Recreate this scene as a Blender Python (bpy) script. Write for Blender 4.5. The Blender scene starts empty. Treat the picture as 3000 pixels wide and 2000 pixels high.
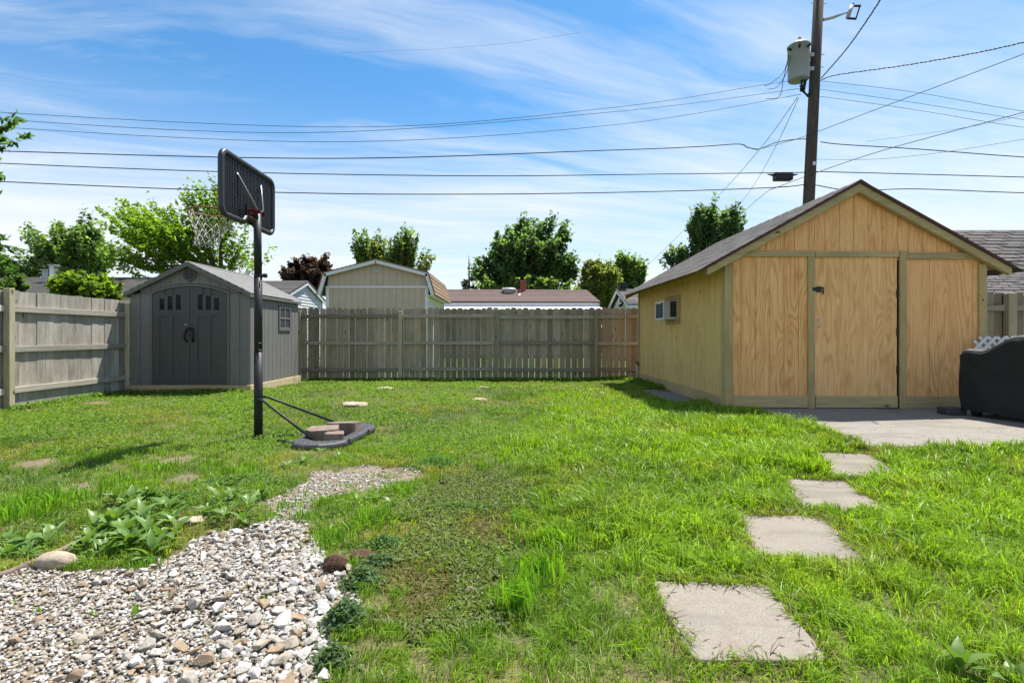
import bpy, bmesh, math, random
import numpy as np
from mathutils import Vector, Matrix

random.seed(7)
RNG = np.random.default_rng(7)
SC = bpy.context.scene
COL = SC.collection
R = math.radians

# ------------------------------------------------------------------ camera, sky, sun, exposure
CAM_Z = 1.12
cam_d = bpy.data.cameras.new('camera')
cam = bpy.data.objects.new('camera', cam_d)
COL.objects.link(cam)
cam.location = (0, 0, CAM_Z)
cam.rotation_euler = (R(90), 0, 0)
cam_d.sensor_width = 36.0
cam_d.lens = 18.0
cam_d.shift_x = 14 / 3000
cam_d.shift_y = -20 / 3000
cam_d.clip_start = 0.05
cam_d.clip_end = 2000
SC.camera = cam

SUN = Vector((0.29, 0.32, 1.0)).normalized()
sun_d = bpy.data.lights.new('sun', 'SUN')
sun_d.energy = 5.0
sun_d.angle = R(0.53)
sun_d.color = (1.0, 0.955, 0.88)
sun = bpy.data.objects.new('sun', sun_d)
COL.objects.link(sun)
sun.location = SUN * 60
sun.rotation_euler = (-SUN).to_track_quat('-Z', 'Y').to_euler()

SC.view_settings.view_transform = 'Standard'
SC.view_settings.look = 'None'
SC.view_settings.exposure = 0.95
SC.view_settings.gamma = 1.0
SC.cycles.use_denoising = True
SC.cycles.max_bounces = 8
SC.cycles.transparent_max_bounces = 8
SC.cycles.sample_clamp_indirect = 4.0

world = bpy.data.worlds.new('World')
SC.world = world
world.use_nodes = True


class NT:
    """small node-tree helper"""
    def __init__(self, tree):
        self.t = tree
        self.n = tree.nodes
        self.n.clear()

    def node(self, kind, ins=None, **props):
        nd = self.n.new(kind)
        for k, v in props.items():
            setattr(nd, k, v)
        for k, v in (ins or {}).items():
            self.set(nd.inputs[k], v)
        return nd

    def set(self, sock, v):
        if isinstance(v, bpy.types.NodeSocket):
            self.t.links.new(v, sock)
        elif isinstance(v, bpy.types.Node):
            self.t.links.new(v.outputs[0], sock)
        else:
            if isinstance(v, (tuple, list)) and len(v) == 3 and sock.type == 'RGBA':
                v = (*v, 1)
            sock.default_value = v

    def math(self, op, a, b=0.0, c=0.0, clamp=False):
        nd = self.node('ShaderNodeMath', {0: a, 1: b, 2: c}, operation=op)
        nd.use_clamp = clamp
        return nd.outputs[0]

    def vmath(self, op, a, b=(0, 0, 0)):
        return self.node('ShaderNodeVectorMath', {0: a, 1: b}, operation=op).outputs[0]

    def mix(self, fac, a, b, blend='MIX'):
        nd = self.n.new('ShaderNodeMix')
        nd.data_type = 'RGBA'
        nd.blend_type = blend
        self.set(nd.inputs[0], fac)
        self.set(nd.inputs[6], a)
        self.set(nd.inputs[7], b)
        return nd.outputs[2]

    def noise(self, vec, scale=1.0, detail=3.0, rough=0.55, dist=0.0):
        return self.node('ShaderNodeTexNoise', {'Vector': vec, 'Scale': scale, 'Detail': detail,
                                                'Roughness': rough, 'Distortion': dist}).outputs[0]

    def ramp(self, fac, lo, hi):
        return self.node('ShaderNodeMapRange', {0: fac, 1: lo, 2: hi}, clamp=True).outputs[0]

    def scale(self, vec, s):
        return self.vmath('MULTIPLY', vec, s)


nt = NT(world.node_tree)
sky = nt.node('ShaderNodeTexSky', sky_type='NISHITA', sun_disc=False,
              sun_elevation=math.asin(SUN.z), sun_rotation=math.atan2(SUN.x, SUN.y),
              altitude=200.0, air_density=1.0, dust_density=0.6, ozone_density=2.2)
tc = nt.node('ShaderNodeTexCoord')
sep = nt.node('ShaderNodeSeparateXYZ', {0: tc.outputs['Generated']})
zz = nt.math('ADD', nt.math('MAXIMUM', sep.outputs[2], 0.0), 0.10)
u = nt.math('DIVIDE', sep.outputs[0], zz)
v = nt.math('DIVIDE', sep.outputs[1], zz)
cvec = nt.node('ShaderNodeCombineXYZ', {0: u, 1: v, 2: 3.7})
rot = nt.node('ShaderNodeVectorRotate', {'Vector': cvec, 'Angle': R(-14)}, rotation_type='Z_AXIS')
warp = nt.node('ShaderNodeTexNoise', {'Vector': rot, 'Scale': 0.7, 'Detail': 3.0})
wv = nt.vmath('ADD', rot, nt.scale(warp.outputs[1], (0.55, 0.55, 0)))
c1 = nt.noise(nt.scale(wv, (0.26, 1.0, 1)), 1.0, 7.0, 0.58, 0.3)
c2 = nt.noise(nt.scale(wv, (0.7, 3.8, 1)), 1.0, 6.0, 0.62, 0.5)
c3 = nt.noise(nt.scale(rot, (0.16, 0.3, 1)), 1.0, 2.0, 0.5)
cm = nt.math('ADD', nt.math('MULTIPLY', c1, 0.58), nt.math('MULTIPLY', c2, 0.42))
cm = nt.math('ADD', cm, nt.math('MULTIPLY', nt.math('SUBTRACT', c3, 0.5), 0.45))
haze = nt.math('POWER', nt.ramp(sep.outputs[2], 0.52, 0.02), 1.3)
cm = nt.math('ADD', cm, nt.math('MULTIPLY', haze, 0.20))
streak = nt.math('MULTIPLY', nt.math('POWER', nt.ramp(cm, 0.48, 0.72), 1.1), 0.95)
grad = nt.math('MULTIPLY', nt.math('POWER', nt.ramp(sep.outputs[2], 0.44, 0.05), 1.6), 0.95)
mask = nt.math('SUBTRACT', 1.0, nt.math('MULTIPLY', nt.math('SUBTRACT', 1.0, streak), nt.math('SUBTRACT', 1.0, grad)))
mask = nt.math('MULTIPLY', mask, 0.97)
skyc = nt.mix(1.0, sky.outputs[0], (0.33, 0.62, 0.75), 'MULTIPLY')
col = nt.mix(mask, skyc, (3.85, 4.05, 4.25))
bg = nt.node('ShaderNodeBackground', {'Color': col, 'Strength': 0.13})
nt.node('ShaderNodeOutputWorld', {'Surface': bg.outputs[0]})

# ------------------------------------------------------------------ measuring helpers
F, PX, PY, K = 1500.0, 1486.0, 980.0, 3000 / 2352.0


def P(x, y, d):
    """a point seen at (x, y) of the 3000 px photograph, at distance d along Y"""
    return Vector(((x - PX) / F * d, d, CAM_Z - (y - PY) / F * d))


def G(x, y, z=0.0):
    """a ground point at height z seen at (x, y) of the 2352 px view"""
    d = (CAM_Z - z) * F / (y * K - PY)
    return ((x * K - PX) / F * d, d)


# ------------------------------------------------------------------ object helpers
def link(o, parent=None):
    COL.objects.link(o)
    if parent is not None:
        o.parent = parent
        o.matrix_parent_inverse = Matrix.Translation(parent.location).inverted() if parent.type == 'EMPTY' else \
            parent.matrix_basis.inverted()
    return o


WPOS = {}


def place(o, loc, parent=None):
    """world location for unrotated hierarchies"""
    o.location = loc
    WPOS[o.name] = Vector(loc)
    COL.objects.link(o)
    if parent is not None:
        o.parent = parent
        o.matrix_parent_inverse = Matrix.Translation(-WPOS[parent.name])
        # world = parent_world * inv * local ; all parents are pure translations
        o.matrix_parent_inverse = Matrix.Translation(-WPOS[parent.name])
    return o


def tag(o, label=None, cat=None, group=None, kind=None):
    if label: o['label'] = label
    if cat: o['category'] = cat
    if group: o['group'] = group
    if kind: o['kind'] = kind
    return o


def thing(name, loc, label, cat, group=None):
    o = bpy.data.objects.new(name, None)
    o.empty_display_size = 0.2
    place(o, loc)
    return tag(o, label, cat, group)


class MB:
    def __init__(self):
        self.v, self.f = [], []

    def add(self, vs, fs):
        b = len(self.v)
        self.v += [tuple(p) for p in vs]
        self.f += [tuple(i + b for i in f) for f in fs]
        return self

    def box(self, x0, x1, y0, y1, z0, z1):
        vs = [(x0, y0, z0), (x1, y0, z0), (x1, y1, z0), (x0, y1, z0), (x0, y0, z1), (x1, y0, z1), (x1, y1, z1), (x0, y1, z1)]
        return self.add(vs, [(0, 3, 2, 1), (4, 5, 6, 7), (0, 1, 5, 4), (1, 2, 6, 5), (2, 3, 7, 6), (3, 0, 4, 7)])

    def prism(self, poly, axis, a, b):
        """poly: 2-D outline; axis 'y' -> (x,z) outline, 'x' -> (y,z), 'z' -> (x,y)"""
        def p3(p, t):
            return {'y': (p[0], t, p[1]), 'x': (t, p[0], p[1]), 'z': (p[0], p[1], t)}[axis]
        n = len(poly)
        vs = [p3(p, a) for p in poly] + [p3(p, b) for p in poly]
        fs = [tuple(range(n)), tuple(range(2 * n - 1, n - 1, -1))]
        fs += [(i, i + n, (i + 1) % n + n, (i + 1) % n) for i in range(n)]
        return self.add(vs, fs)

    def tube(self, pts, rad, n=8, cap=True, closed=False):
        pts = [Vector(p) for p in pts]
        m = len(pts)
        if not hasattr(rad, '__len__'): rad = [rad] * m
        vs, fs = [], []
        up = None
        for i in range(m):
            if closed:
                t = pts[(i + 1) % m] - pts[i - 1]
            else:
                t = pts[min(i + 1, m - 1)] - pts[max(i - 1, 0)]
            t.normalize()
            if up is None:
                up = Vector((0, 0, 1)) if abs(t.z) < 0.9 else Vector((1, 0, 0))
            a = t.cross(up)
            if a.length < 1e-6: a = t.cross(Vector((0, 1, 0)))
            a.normalize()
            b = a.cross(t).normalized()
            up = b
            for k in range(n):
                th = 2 * math.pi * k / n
                vs.append(pts[i] + (a * math.cos(th) + b * math.sin(th)) * rad[i])
        for i in range(m if closed else m - 1):
            j = (i + 1) % m
            for k in range(n):
                fs.append((i * n + k, i * n + (k + 1) % n, j * n + (k + 1) % n, j * n + k))
        if cap and not closed:
            fs.append(tuple(range(n - 1, -1, -1)))
            fs.append(tuple(range((m - 1) * n, m * n)))
        return self.add(vs, fs)

    def lathe(self, prof, c, n=24, axis=Vector((0, 0, 1))):
        """prof: (r, h) list about an upright axis through c"""
        vs, fs = [], []
        for r, h in prof:
            for k in range(n):
                th = 2 * math.pi * k / n
                vs.append((c[0] + r * math.cos(th), c[1] + r * math.sin(th), c[2] + h))
        m = len(prof)
        for i in range(m - 1):
            for k in range(n):
                fs.append((i * n + k, i * n + (k + 1) % n, (i + 1) * n + (k + 1) % n, (i + 1) * n + k))
        fs.append(tuple(range(n - 1, -1, -1)))
        fs.append(tuple(range((m - 1) * n, m * n)))
        return self.add(vs, fs)

    def mesh(self, name, mat, smooth=False, centre=True):
        vs = np.array(self.v, dtype=float)
        c = Vector((0, 0, 0))
        if centre:
            lo, hi = vs.min(0), vs.max(0)
            c = Vector(((lo[0] + hi[0]) / 2, (lo[1] + hi[1]) / 2, (lo[2] + hi[2]) / 2))
            vs = vs - np.array(c)
        me = bpy.data.meshes.new(name)
        me.from_pydata([tuple(p) for p in vs], [], self.f)
        bm = bmesh.new(); bm.from_mesh(me)
        bmesh.ops.recalc_face_normals(bm, faces=bm.faces)
        bm.to_mesh(me); bm.free()
        if mat is not None: me.materials.append(mat)
        if smooth:
            me.polygons.foreach_set('use_smooth', [True] * len(me.polygons))
        return me, c

    def build(self, name, mat, parent=None, smooth=False, bevel=0.0, seg=1):
        me, c = self.mesh(name, mat, smooth)
        o = bpy.data.objects.new(name, me)
        place(o, c, parent)
        if bevel:
            m = o.modifiers.new('bevel', 'BEVEL')
            m.width = bevel; m.segments = seg; m.limit_method = 'ANGLE'; m.angle_limit = R(40)
        if smooth:
            m = o.modifiers.new('smooth', 'WEIGHTED_NORMAL') if False else None
        return o


def box(name, mat, parent, x0, x1, y0, y1, z0, z1, bevel=0.004):
    return MB().box(x0, x1, y0, y1, z0, z1).build(name, mat, parent, bevel=bevel)


def instance(name, me, loc, parent, rot=None, scale=None):
    o = bpy.data.objects.new(name, me)
    place(o, loc, parent)
    if rot is not None: o.rotation_euler = rot
    if scale is not None: o.scale = scale
    return o


def np_mesh(name, verts, loops, starts, mat, cols=None, smooth=False):
    """a mesh from flat numpy arrays; cols: per-vertex rgb written to the attribute 'tint'"""
    me = bpy.data.meshes.new(name)
    me.vertices.add(len(verts))
    me.vertices.foreach_set('co', np.ascontiguousarray(verts, dtype=np.float32).ravel())
    me.loops.add(len(loops))
    me.loops.foreach_set('vertex_index', np.ascontiguousarray(loops, dtype=np.int32))
    me.polygons.add(len(starts))
    me.polygons.foreach_set('loop_start', np.ascontiguousarray(starts, dtype=np.int32))
    if cols is not None:
        at = me.attributes.new('tint', 'FLOAT_COLOR', 'POINT')
        c4 = np.ones((len(verts), 4), dtype=np.float32)
        c4[:, :3] = cols
        at.data.foreach_set('color', c4.ravel())
    me.update(calc_edges=True)
    if smooth:
        me.polygons.foreach_set('use_smooth', np.ones(len(starts), dtype=bool))
    me.materials.append(mat)
    return me


# ------------------------------------------------------------------ materials
def material(name, fn, rough=0.8, spec=0.3):
    m = bpy.data.materials.new(name)
    m.use_nodes = True
    n = NT(m.node_tree)
    b = n.node('ShaderNodeBsdfPrincipled', {'Roughness': rough, 'Specular IOR Level': spec})
    out = n.node('ShaderNodeOutputMaterial', {'Surface': b.outputs[0]})
    fn(n, b, out)
    return m


def coords(n, world=False, spread=7.0):
    if world:
        return n.node('ShaderNodeNewGeometry').outputs['Position']
    t = n.node('ShaderNodeTexCoord').outputs['Object']
    r = n.node('ShaderNodeObjectInfo').outputs['Random']
    off = n.node('ShaderNodeCombineXYZ', {0: n.math('MULTIPLY', r, spread), 1: n.math('MULTIPLY', r, spread * 1.7),
                                          2: n.math('MULTIPLY', r, spread * 2.3)})
    return n.vmath('ADD', t, off)


def bump(n, b, h, strength=0.4, dist=0.01):
    bp = n.node('ShaderNodeBump', {'Height': h, 'Strength': strength, 'Distance': dist})
    n.set(b.inputs['Normal'], bp.outputs[0])


def paint(name, c, rough=0.6, var=0.12, scale=6.0, dirt=None, spec=0.3, metallic=0.0, bmp=0.15, world=False):
    def fn(n, b, out):
        v = coords(n, world)
        a = n.noise(v, scale, 5.0, 0.6)
        f = n.noise(v, scale * 9, 3.0, 0.6)
        lo = tuple(x * (1 - var) for x in c); hi = tuple(min(x * (1 + var), 1) for x in c)
        col = n.mix(n.ramp(a, 0.3, 0.7), lo, hi)
        if dirt:
            col = n.mix(n.math('MULTIPLY', n.ramp(n.noise(v, scale * 0.6, 6.0, 0.65), 0.50, 0.72), 0.6), col, dirt)
        n.set(b.inputs['Base Color'], col)
        n.set(b.inputs['Metallic'], metallic)
        n.set(b.inputs['Roughness'], n.math('ADD', n.math('MULTIPLY', f, 0.2), rough - 0.1))
        if bmp: bump(n, b, f, bmp, 0.004)
    return material(name, fn, rough, spec)


def old_wood(name, c_lo, c_hi, stain=None, knots=True, axis='z', moss=None, rand=0.32, strip=None):
    """weathered board; grain runs along axis"""
    def fn(n, b, out):
        v = coords(n)
        g = {'z': (1, 1, 0.06), 'x': (0.06, 1, 1), 'y': (1, 0.06, 1)}[axis]
        s = n.scale(v, g)
        wob = n.node('ShaderNodeTexNoise', {'Vector': n.scale(v, (3, 3, 3)), 'Scale': 1.0}).outputs[1]
        s2 = n.vmath('ADD', s, n.scale(wob, (0.02, 0.02, 0.02)))
        a = n.noise(s2, 26.0, 6.0, 0.65, 0.3)
        fine = n.noise(s2, 110.0, 3.0, 0.6)
        big = n.noise(n.scale(v, tuple(1 if q == 1 else 0.35 for q in g)), 5.0, 4.0, 0.6)
        f = n.math('ADD', n.math('MULTIPLY', a, 0.6), n.math('MULTIPLY', fine, 0.4))
        col = n.mix(n.ramp(f, 0.32, 0.66), c_lo, c_hi)
        if stain:
            col = n.mix(n.math('MULTIPLY', n.ramp(big, 0.48, 0.70), 0.75), col, stain)
        if moss:
            col = n.mix(n.math('MULTIPLY', n.ramp(n.noise(v, 2.3, 5.0, 0.6), 0.50, 0.68), 0.6), col, moss)
        r = n.node('ShaderNodeObjectInfo').outputs['Random']
        val = n.math('ADD', 1 - rand, n.math('MULTIPLY', r, 2 * rand))
        col = n.mix(1.0, col, n.node('ShaderNodeCombineXYZ', {0: val, 1: val, 2: val}).outputs[0], 'MULTIPLY')
        h = f
        if knots:
            kg = {'z': (7, 7, 3.2), 'x': (3.2, 7, 7), 'y': (7, 3.2, 7)}[axis]
            vo = n.node('ShaderNodeTexVoronoi', {'Vector': n.scale(v, kg), 'Scale': 1.0, 'Randomness': 1.0})
            kd = n.ramp(vo.outputs['Distance'], 0.17, 0.07)
            pick = n.math('GREATER_THAN', n.node('ShaderNodeSeparateXYZ', {0: vo.outputs['Color']}).outputs[0], 0.45)
            kf = n.math('MULTIPLY', n.math('MULTIPLY', kd, pick), 0.85)
            col = n.mix(kf, col, (0.045, 0.033, 0.022))
        n.set(b.inputs['Base Color'], col)
        bump(n, b, h, 0.5, 0.006)
    return material(name, fn, 0.88, 0.15)


def plywood(name, c_lo, c_hi, stain, wall='x', grooves=True, green=None):
    """grooved plywood siding with cathedral grain; wall = horizontal axis of the sheet"""
    def fn(n, b, out):
        v = coords(n, spread=9.0)
        sp = n.node('ShaderNodeSeparateXYZ', {0: v})
        h = sp.outputs[0 if wall == 'x' else 1]
        z = sp.outputs[2]
        sheet = n.math('FLOOR', n.math('DIVIDE', h, 0.41))
        vec = n.node('ShaderNodeCombineXYZ', {0: n.math('MULTIPLY', h, 2.6), 1: n.math('MULTIPLY', sheet, 0.55), 2: n.math('MULTIPLY', z, 0.34)})
        big = n.noise(vec, 1.15, 2.0, 0.45, 0.35)
        wob = n.noise(n.node('ShaderNodeCombineXYZ', {0: n.math('MULTIPLY', h, 9), 1: 4.0, 2: n.math('MULTIPLY', z, 6)}), 1.0, 3.0, 0.5)
        ph = n.math('ADD', n.math('MULTIPLY', big, 135.0), n.math('MULTIPLY', wob, 2.2))
        w = n.math('ADD', n.math('MULTIPLY', n.math('SINE', ph), 0.5), 0.5)
        w = n.math('POWER', w, 2.2)
        soft = n.noise(vec, 0.7, 2.0, 0.5)
        amp = n.ramp(soft, 0.25, 0.50)
        fine = n.noise(n.node('ShaderNodeCombineXYZ', {0: n.math('MULTIPLY', h, 95), 1: 1.0, 2: n.math('MULTIPLY', z, 3.0)}), 1.0, 4.0, 0.6)
        med = n.noise(n.node('ShaderNodeCombineXYZ', {0: n.math('MULTIPLY', h, 26), 1: 6.0, 2: n.math('MULTIPLY', z, 0.8)}), 1.0, 4.0, 0.6)
        f = n.math('ADD', n.math('MULTIPLY', n.math('MULTIPLY', w, amp), 0.46), n.math('MULTIPLY', n.ramp(fine, 0.35, 0.7), 0.28))
        f = n.math('ADD', f, n.math('MULTIPLY', n.ramp(med, 0.38, 0.68), 0.30))
        col = n.mix(n.math('MULTIPLY', f, 0.92, clamp=True), c_hi, c_lo)
        blot = n.ramp(n.noise(n.node('ShaderNodeCombineXYZ', {0: n.math('MULTIPLY', h, 5), 1: 9.0, 2: n.math('MULTIPLY', z, 1.6)}), 1.0, 5.0, 0.62), 0.52, 0.72)
        col = n.mix(n.math('MULTIPLY', blot, 0.72), col, stain)
        if green:
            gn = n.ramp(n.noise(n.node('ShaderNodeCombineXYZ', {0: n.math('MULTIPLY', h, 4), 1: 2.0, 2: n.math('MULTIPLY', z, 0.9)}), 1.0, 4.0, 0.6), 0.45, 0.70)
            col = n.mix(n.math('MULTIPLY', gn, 0.55), col, green)
        vo = n.node('ShaderNodeTexVoronoi', {'Vector': n.scale(v, (3.3, 3.3, 1.5)), 'Scale': 1.0})
        pick = n.math('GREATER_THAN', n.node('ShaderNodeSeparateXYZ', {0: vo.outputs['Color']}).outputs[1], 0.60)
        kf = n.math('MULTIPLY', n.math('MULTIPLY', n.ramp(vo.outputs['Distance'], 0.075, 0.035), pick), 0.8)
        col = n.mix(kf, col, (0.16, 0.07, 0.03))
        hh = fine
        n.set(b.inputs['Base Color'], col)
        bump(n, b, hh, 0.25, 0.003)
    return material(name, fn, 0.75, 0.25)


def leafy(name, sat=1.0, trans=0.45, rough=0.5, spec=0.35):
    """foliage: colour from the 'tint' attribute, some light passing through"""
    def fn(n, b, out):
        a = n.node('ShaderNodeAttribute', attribute_name='tint')
        n.set(b.inputs['Base Color'], a.outputs['Color'])
        t = n.node('ShaderNodeBsdfTranslucent', {'Color': n.mix(1.0, a.outputs['Color'], (1.55, 1.55, 0.70), 'MULTIPLY')})
        mx = n.node('ShaderNodeMixShader', {0: trans, 1: b.outputs[0], 2: t.outputs[0]})
        n.set(out.inputs['Surface'], mx.outputs[0])
    return material(name, fn, rough, spec)


def tinted(name, rough=0.85, scale=40.0, bmp=0.4, spec=0.25, var=0.25):
    def fn(n, b, out):
        a = n.node('ShaderNodeAttribute', attribute_name='tint')
        v = coords(n, True)
        f = n.noise(v, scale, 6.0, 0.65)
        lo = n.mix(1.0, a.outputs['Color'], (1 - var,) * 3, 'MULTIPLY')
        hi = n.mix(1.0, a.outputs['Color'], (1 + var,) * 3, 'MULTIPLY')
        n.set(b.inputs['Base Color'], n.mix(n.ramp(f, 0.3, 0.7), lo, hi))
        bump(n, b, f, bmp, 0.01)
    return material(name, fn, rough, spec)


def roofing(name, c, var=0.3, warm=None, rand=0.22):
    def fn(n, b, out):
        v = coords(n)
        g = n.noise(v, 160.0, 2.0, 0.6)
        a = n.noise(v, 3.0, 5.0, 0.6)
        col = n.mix(n.ramp(g, 0.3, 0.7), tuple(x * (1 - var) for x in c), tuple(x * (1 + var) for x in c))
        if warm: col = n.mix(n.math('MULTIPLY', n.ramp(a, 0.42, 0.66), 0.7), col, warm)
        r = n.node('ShaderNodeObjectInfo').outputs['Random']
        val = n.math('ADD', 1 - rand, n.math('MULTIPLY', r, 2 * rand))
        col = n.mix(1.0, col, n.node('ShaderNodeCombineXYZ', {0: val, 1: val, 2: val}).outputs[0], 'MULTIPLY')
        n.set(b.inputs['Base Color'], col)
        bump(n, b, g, 0.5, 0.004)
    return material(name, fn, 0.92, 0.2)


def concrete(name, c, dirt, crackscale=0.9):
    def fn(n, b, out):
        v = coords(n, True)
        fine = n.noise(v, 140.0, 3.0, 0.7)
        mid = n.noise(v, 9.0, 6.0, 0.65)
        big = n.noise(n.scale(v, (1.0, 2.2, 1.0)), 1.6, 5.0, 0.62, 0.4)
        vo = n.node('ShaderNodeTexVoronoi', {'Vector': v, 'Scale': 330.0})
        agg = n.node('ShaderNodeSeparateXYZ', {0: vo.outputs['Color']}).outputs[0]
        col = n.mix(n.ramp(fine, 0.3, 0.7), tuple(x * 0.80 for x in c), tuple(x * 1.16 for x in c))
        col = n.mix(n.math('MULTIPLY', n.ramp(agg, 0.82, 0.95), 0.5), col, tuple(min(1, x * 1.5) for x in c))
        col = n.mix(n.math('MULTIPLY', n.ramp(agg, 0.16, 0.05), 0.5), col, tuple(x * 0.5 for x in c))
        col = n.mix(n.math('MULTIPLY', n.ramp(mid, 0.50, 0.72), 0.55), col, dirt)
        col = n.mix(n.math('MULTIPLY', n.ramp(big, 0.48, 0.64), 0.65), col, tuple(x * 0.66 for x in c))
        n.set(b.inputs['Base Color'], col)
        bump(n, b, n.math('ADD', n.math('MULTIPLY', fine, 0.6), n.math('MULTIPLY', agg, 0.4)), 0.5, 0.004)
    return material(name, fn, 0.9, 0.2)


M = {}
M['picket_back'] = old_wood('weathered picket', (0.180, 0.152, 0.112), (0.385, 0.330, 0.250), stain=(0.35, 0.255, 0.14), moss=(0.17, 0.165, 0.095))
M['picket_side'] = old_wood('silvered picket', (0.215, 0.195, 0.165), (0.42, 0.395, 0.350), stain=(0.20, 0.145, 0.10), moss=(0.28, 0.255, 0.22))
M['picket_warm'] = old_wood('reddish picket', (0.195, 0.135, 0.088), (0.36, 0.270, 0.195), stain=(0.26, 0.21, 0.16))
M['rail'] = old_wood('weathered rail', (0.17, 0.15, 0.115), (0.36, 0.325, 0.26), axis='x', stain=(0.25, 0.21, 0.13), knots=False)
M['rail_side'] = old_wood('silvered rail', (0.26, 0.235, 0.195), (0.50, 0.465, 0.40), axis='y', stain=(0.35, 0.30, 0.22), knots=False)
M['post'] = old_wood('treated post', (0.24, 0.205, 0.125), (0.44, 0.395, 0.275), stain=(0.30, 0.26, 0.16))
M['trim'] = old_wood('treated trim', (0.36, 0.262, 0.118), (0.53, 0.405, 0.192), stain=(0.31, 0.25, 0.12), rand=0.08, knots=False)
M['trim_h'] = old_wood('treated trim across', (0.34, 0.255, 0.13), (0.53, 0.415, 0.215), stain=(0.30, 0.245, 0.125), axis='x', rand=0.08)
M['trim_y'] = old_wood('treated trim along', (0.34, 0.25, 0.115), (0.52, 0.40, 0.19), stain=(0.30, 0.24, 0.12), axis='y', rand=0.08)
M['new_wood'] = old_wood('base lumber', (0.36, 0.25, 0.13), (0.52, 0.40, 0.235), stain=(0.40, 0.33, 0.2), axis='x', rand=0.06, knots=False)
M['new_wood_y'] = old_wood('base lumber along', (0.42, 0.34, 0.2), (0.60, 0.50, 0.32), stain=(0.42, 0.36, 0.22), axis='y', rand=0.06, knots=False)
M['ply'] = plywood('plywood front', (0.50, 0.205, 0.060), (0.90, 0.530, 0.225), (0.58, 0.26, 0.085))
M['ply_door'] = plywood('plywood door', (0.55, 0.255, 0.085), (0.91, 0.555, 0.245), (0.62, 0.295, 0.105))
M['ply_side'] = plywood('plywood side', (0.46, 0.25, 0.075), (0.82, 0.555, 0.225), (0.57, 0.36, 0.12), wall='y', green=(0.60, 0.46, 0.17))
M['shingle_grey'] = roofing('grey shingle', (0.105, 0.098, 0.092), warm=(0.082, 0.072, 0.064))
M['shingle_dark'] = roofing('charcoal shingle', (0.088, 0.082, 0.078), warm=(0.115, 0.103, 0.094))
M['shingle_tan'] = roofing('tan shingle', (0.235, 0.155, 0.105), warm=(0.19, 0.125, 0.085), rand=0.12)
M['shingle_brown'] = roofing('brown shingle', (0.125, 0.092, 0.085), warm=(0.16, 0.108, 0.088), rand=0.2)
M['maroon'] = paint('maroon drip edge', (0.060, 0.022, 0.020), 0.55)
M['shed_wall'] = paint('grey resin siding', (0.168, 0.164, 0.153), 0.62, 0.06, 4.0)
M['shed_door'] = paint('dark grey resin door', (0.074, 0.077, 0.072), 0.6, 0.06, 4.0)
M['shed_trim'] = paint('grey resin frame', (0.132, 0.130, 0.121), 0.6, 0.05)
M['shed_roof'] = paint('grey resin roof', (0.20, 0.192, 0.182), 0.75, 0.10, 6.0, dirt=(0.155, 0.15, 0.142))
M['black'] = paint('black plastic', (0.018, 0.018, 0.02), 0.45, 0.2)
M['hoop_black'] = paint('black steel tube', (0.020, 0.020, 0.024), 0.5, 0.2, 9.0, dirt=(0.04, 0.038, 0.036), spec=0.3)
M['board_black'] = paint('black moulded board', (0.026, 0.026, 0.031), 0.42, 0.12, 8.0, spec=0.5)
M['base_black'] = paint('grey black moulded base', (0.050, 0.049, 0.053), 0.52, 0.15, 12.0, dirt=(0.095, 0.09, 0.08), spec=0.45)
M['rim'] = paint('rusty orange rim', (0.24, 0.085, 0.055), 0.65, 0.3, 30.0, dirt=(0.12, 0.05, 0.035))
M['red'] = paint('red bracket', (0.12, 0.012, 0.02), 0.5, 0.2)
M['steel'] = paint('galvanised steel', (0.52, 0.52, 0.53), 0.38, 0.1, 20.0, metallic=0.8, spec=0.5)
M['net'] = paint('white net cord', (0.50, 0.48, 0.45), 0.85, 0.08, 20.0)
M['white'] = paint('white trim paint', (0.66, 0.66, 0.67), 0.55, 0.05, 3.0)
M['vinyl'] = paint('white vinyl', (0.60, 0.61, 0.62), 0.5, 0.04, 3.0)
M['barn'] = paint('beige siding', (0.49, 0.395, 0.315), 0.75, 0.06, 3.0)
M['cream'] = paint('cream siding', (0.60, 0.575, 0.50), 0.75, 0.06, 3.0)
M['dark_siding'] = paint('dark siding', (0.035, 0.035, 0.040), 0.8, 0.15)
M['grey_metal'] = paint('grey metal', (0.40, 0.41, 0.42), 0.5, 0.1, 8.0, dirt=(0.30, 0.29, 0.27))
M['ac_case'] = paint('grey appliance case', (0.46, 0.475, 0.47), 0.5, 0.05, 5.0)
M['ac_grille'] = paint('dark coil', (0.05, 0.055, 0.065), 0.6, 0.3, 90.0)
M['red_pipe'] = paint('red pipe', (0.30, 0.055, 0.045), 0.6, 0.15)
M['transformer'] = paint('pale grey enamel', (0.27, 0.295, 0.325), 0.45, 0.05, 4.0, spec=0.5)
M['pole'] = old_wood('creosoted pole', (0.042, 0.034, 0.029), (0.115, 0.095, 0.080), stain=(0.065, 0.053, 0.046), knots=True, rand=0.0)
M['wire'] = paint('black cable', (0.012, 0.012, 0.014), 0.6, 0.1, bmp=0)
M['cover'] = paint('black fabric cover', (0.0105, 0.0125, 0.0130), 0.62, 0.3, 5.0, spec=0.35)
M['paver'] = paint('weathered retaining block', (0.20, 0.145, 0.115), 0.9, 0.35, 9.0, dirt=(0.13, 0.11, 0.095), bmp=0.7)
M['bark'] = paint('bark', (0.075, 0.060, 0.048), 0.9, 0.35, 12.0, bmp=0.5)
M['concrete'] = concrete('old concrete', (0.240, 0.218, 0.192), (0.20, 0.165, 0.125))
M['stepstone'] = concrete('stepping stone concrete', (0.240, 0.210, 0.178), (0.195, 0.145, 0.10))
M['fieldstone'] = paint('pale fieldstone', (0.36, 0.29, 0.215), 0.9, 0.3, 14.0, dirt=(0.30, 0.25, 0.2), bmp=0.7)
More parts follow.
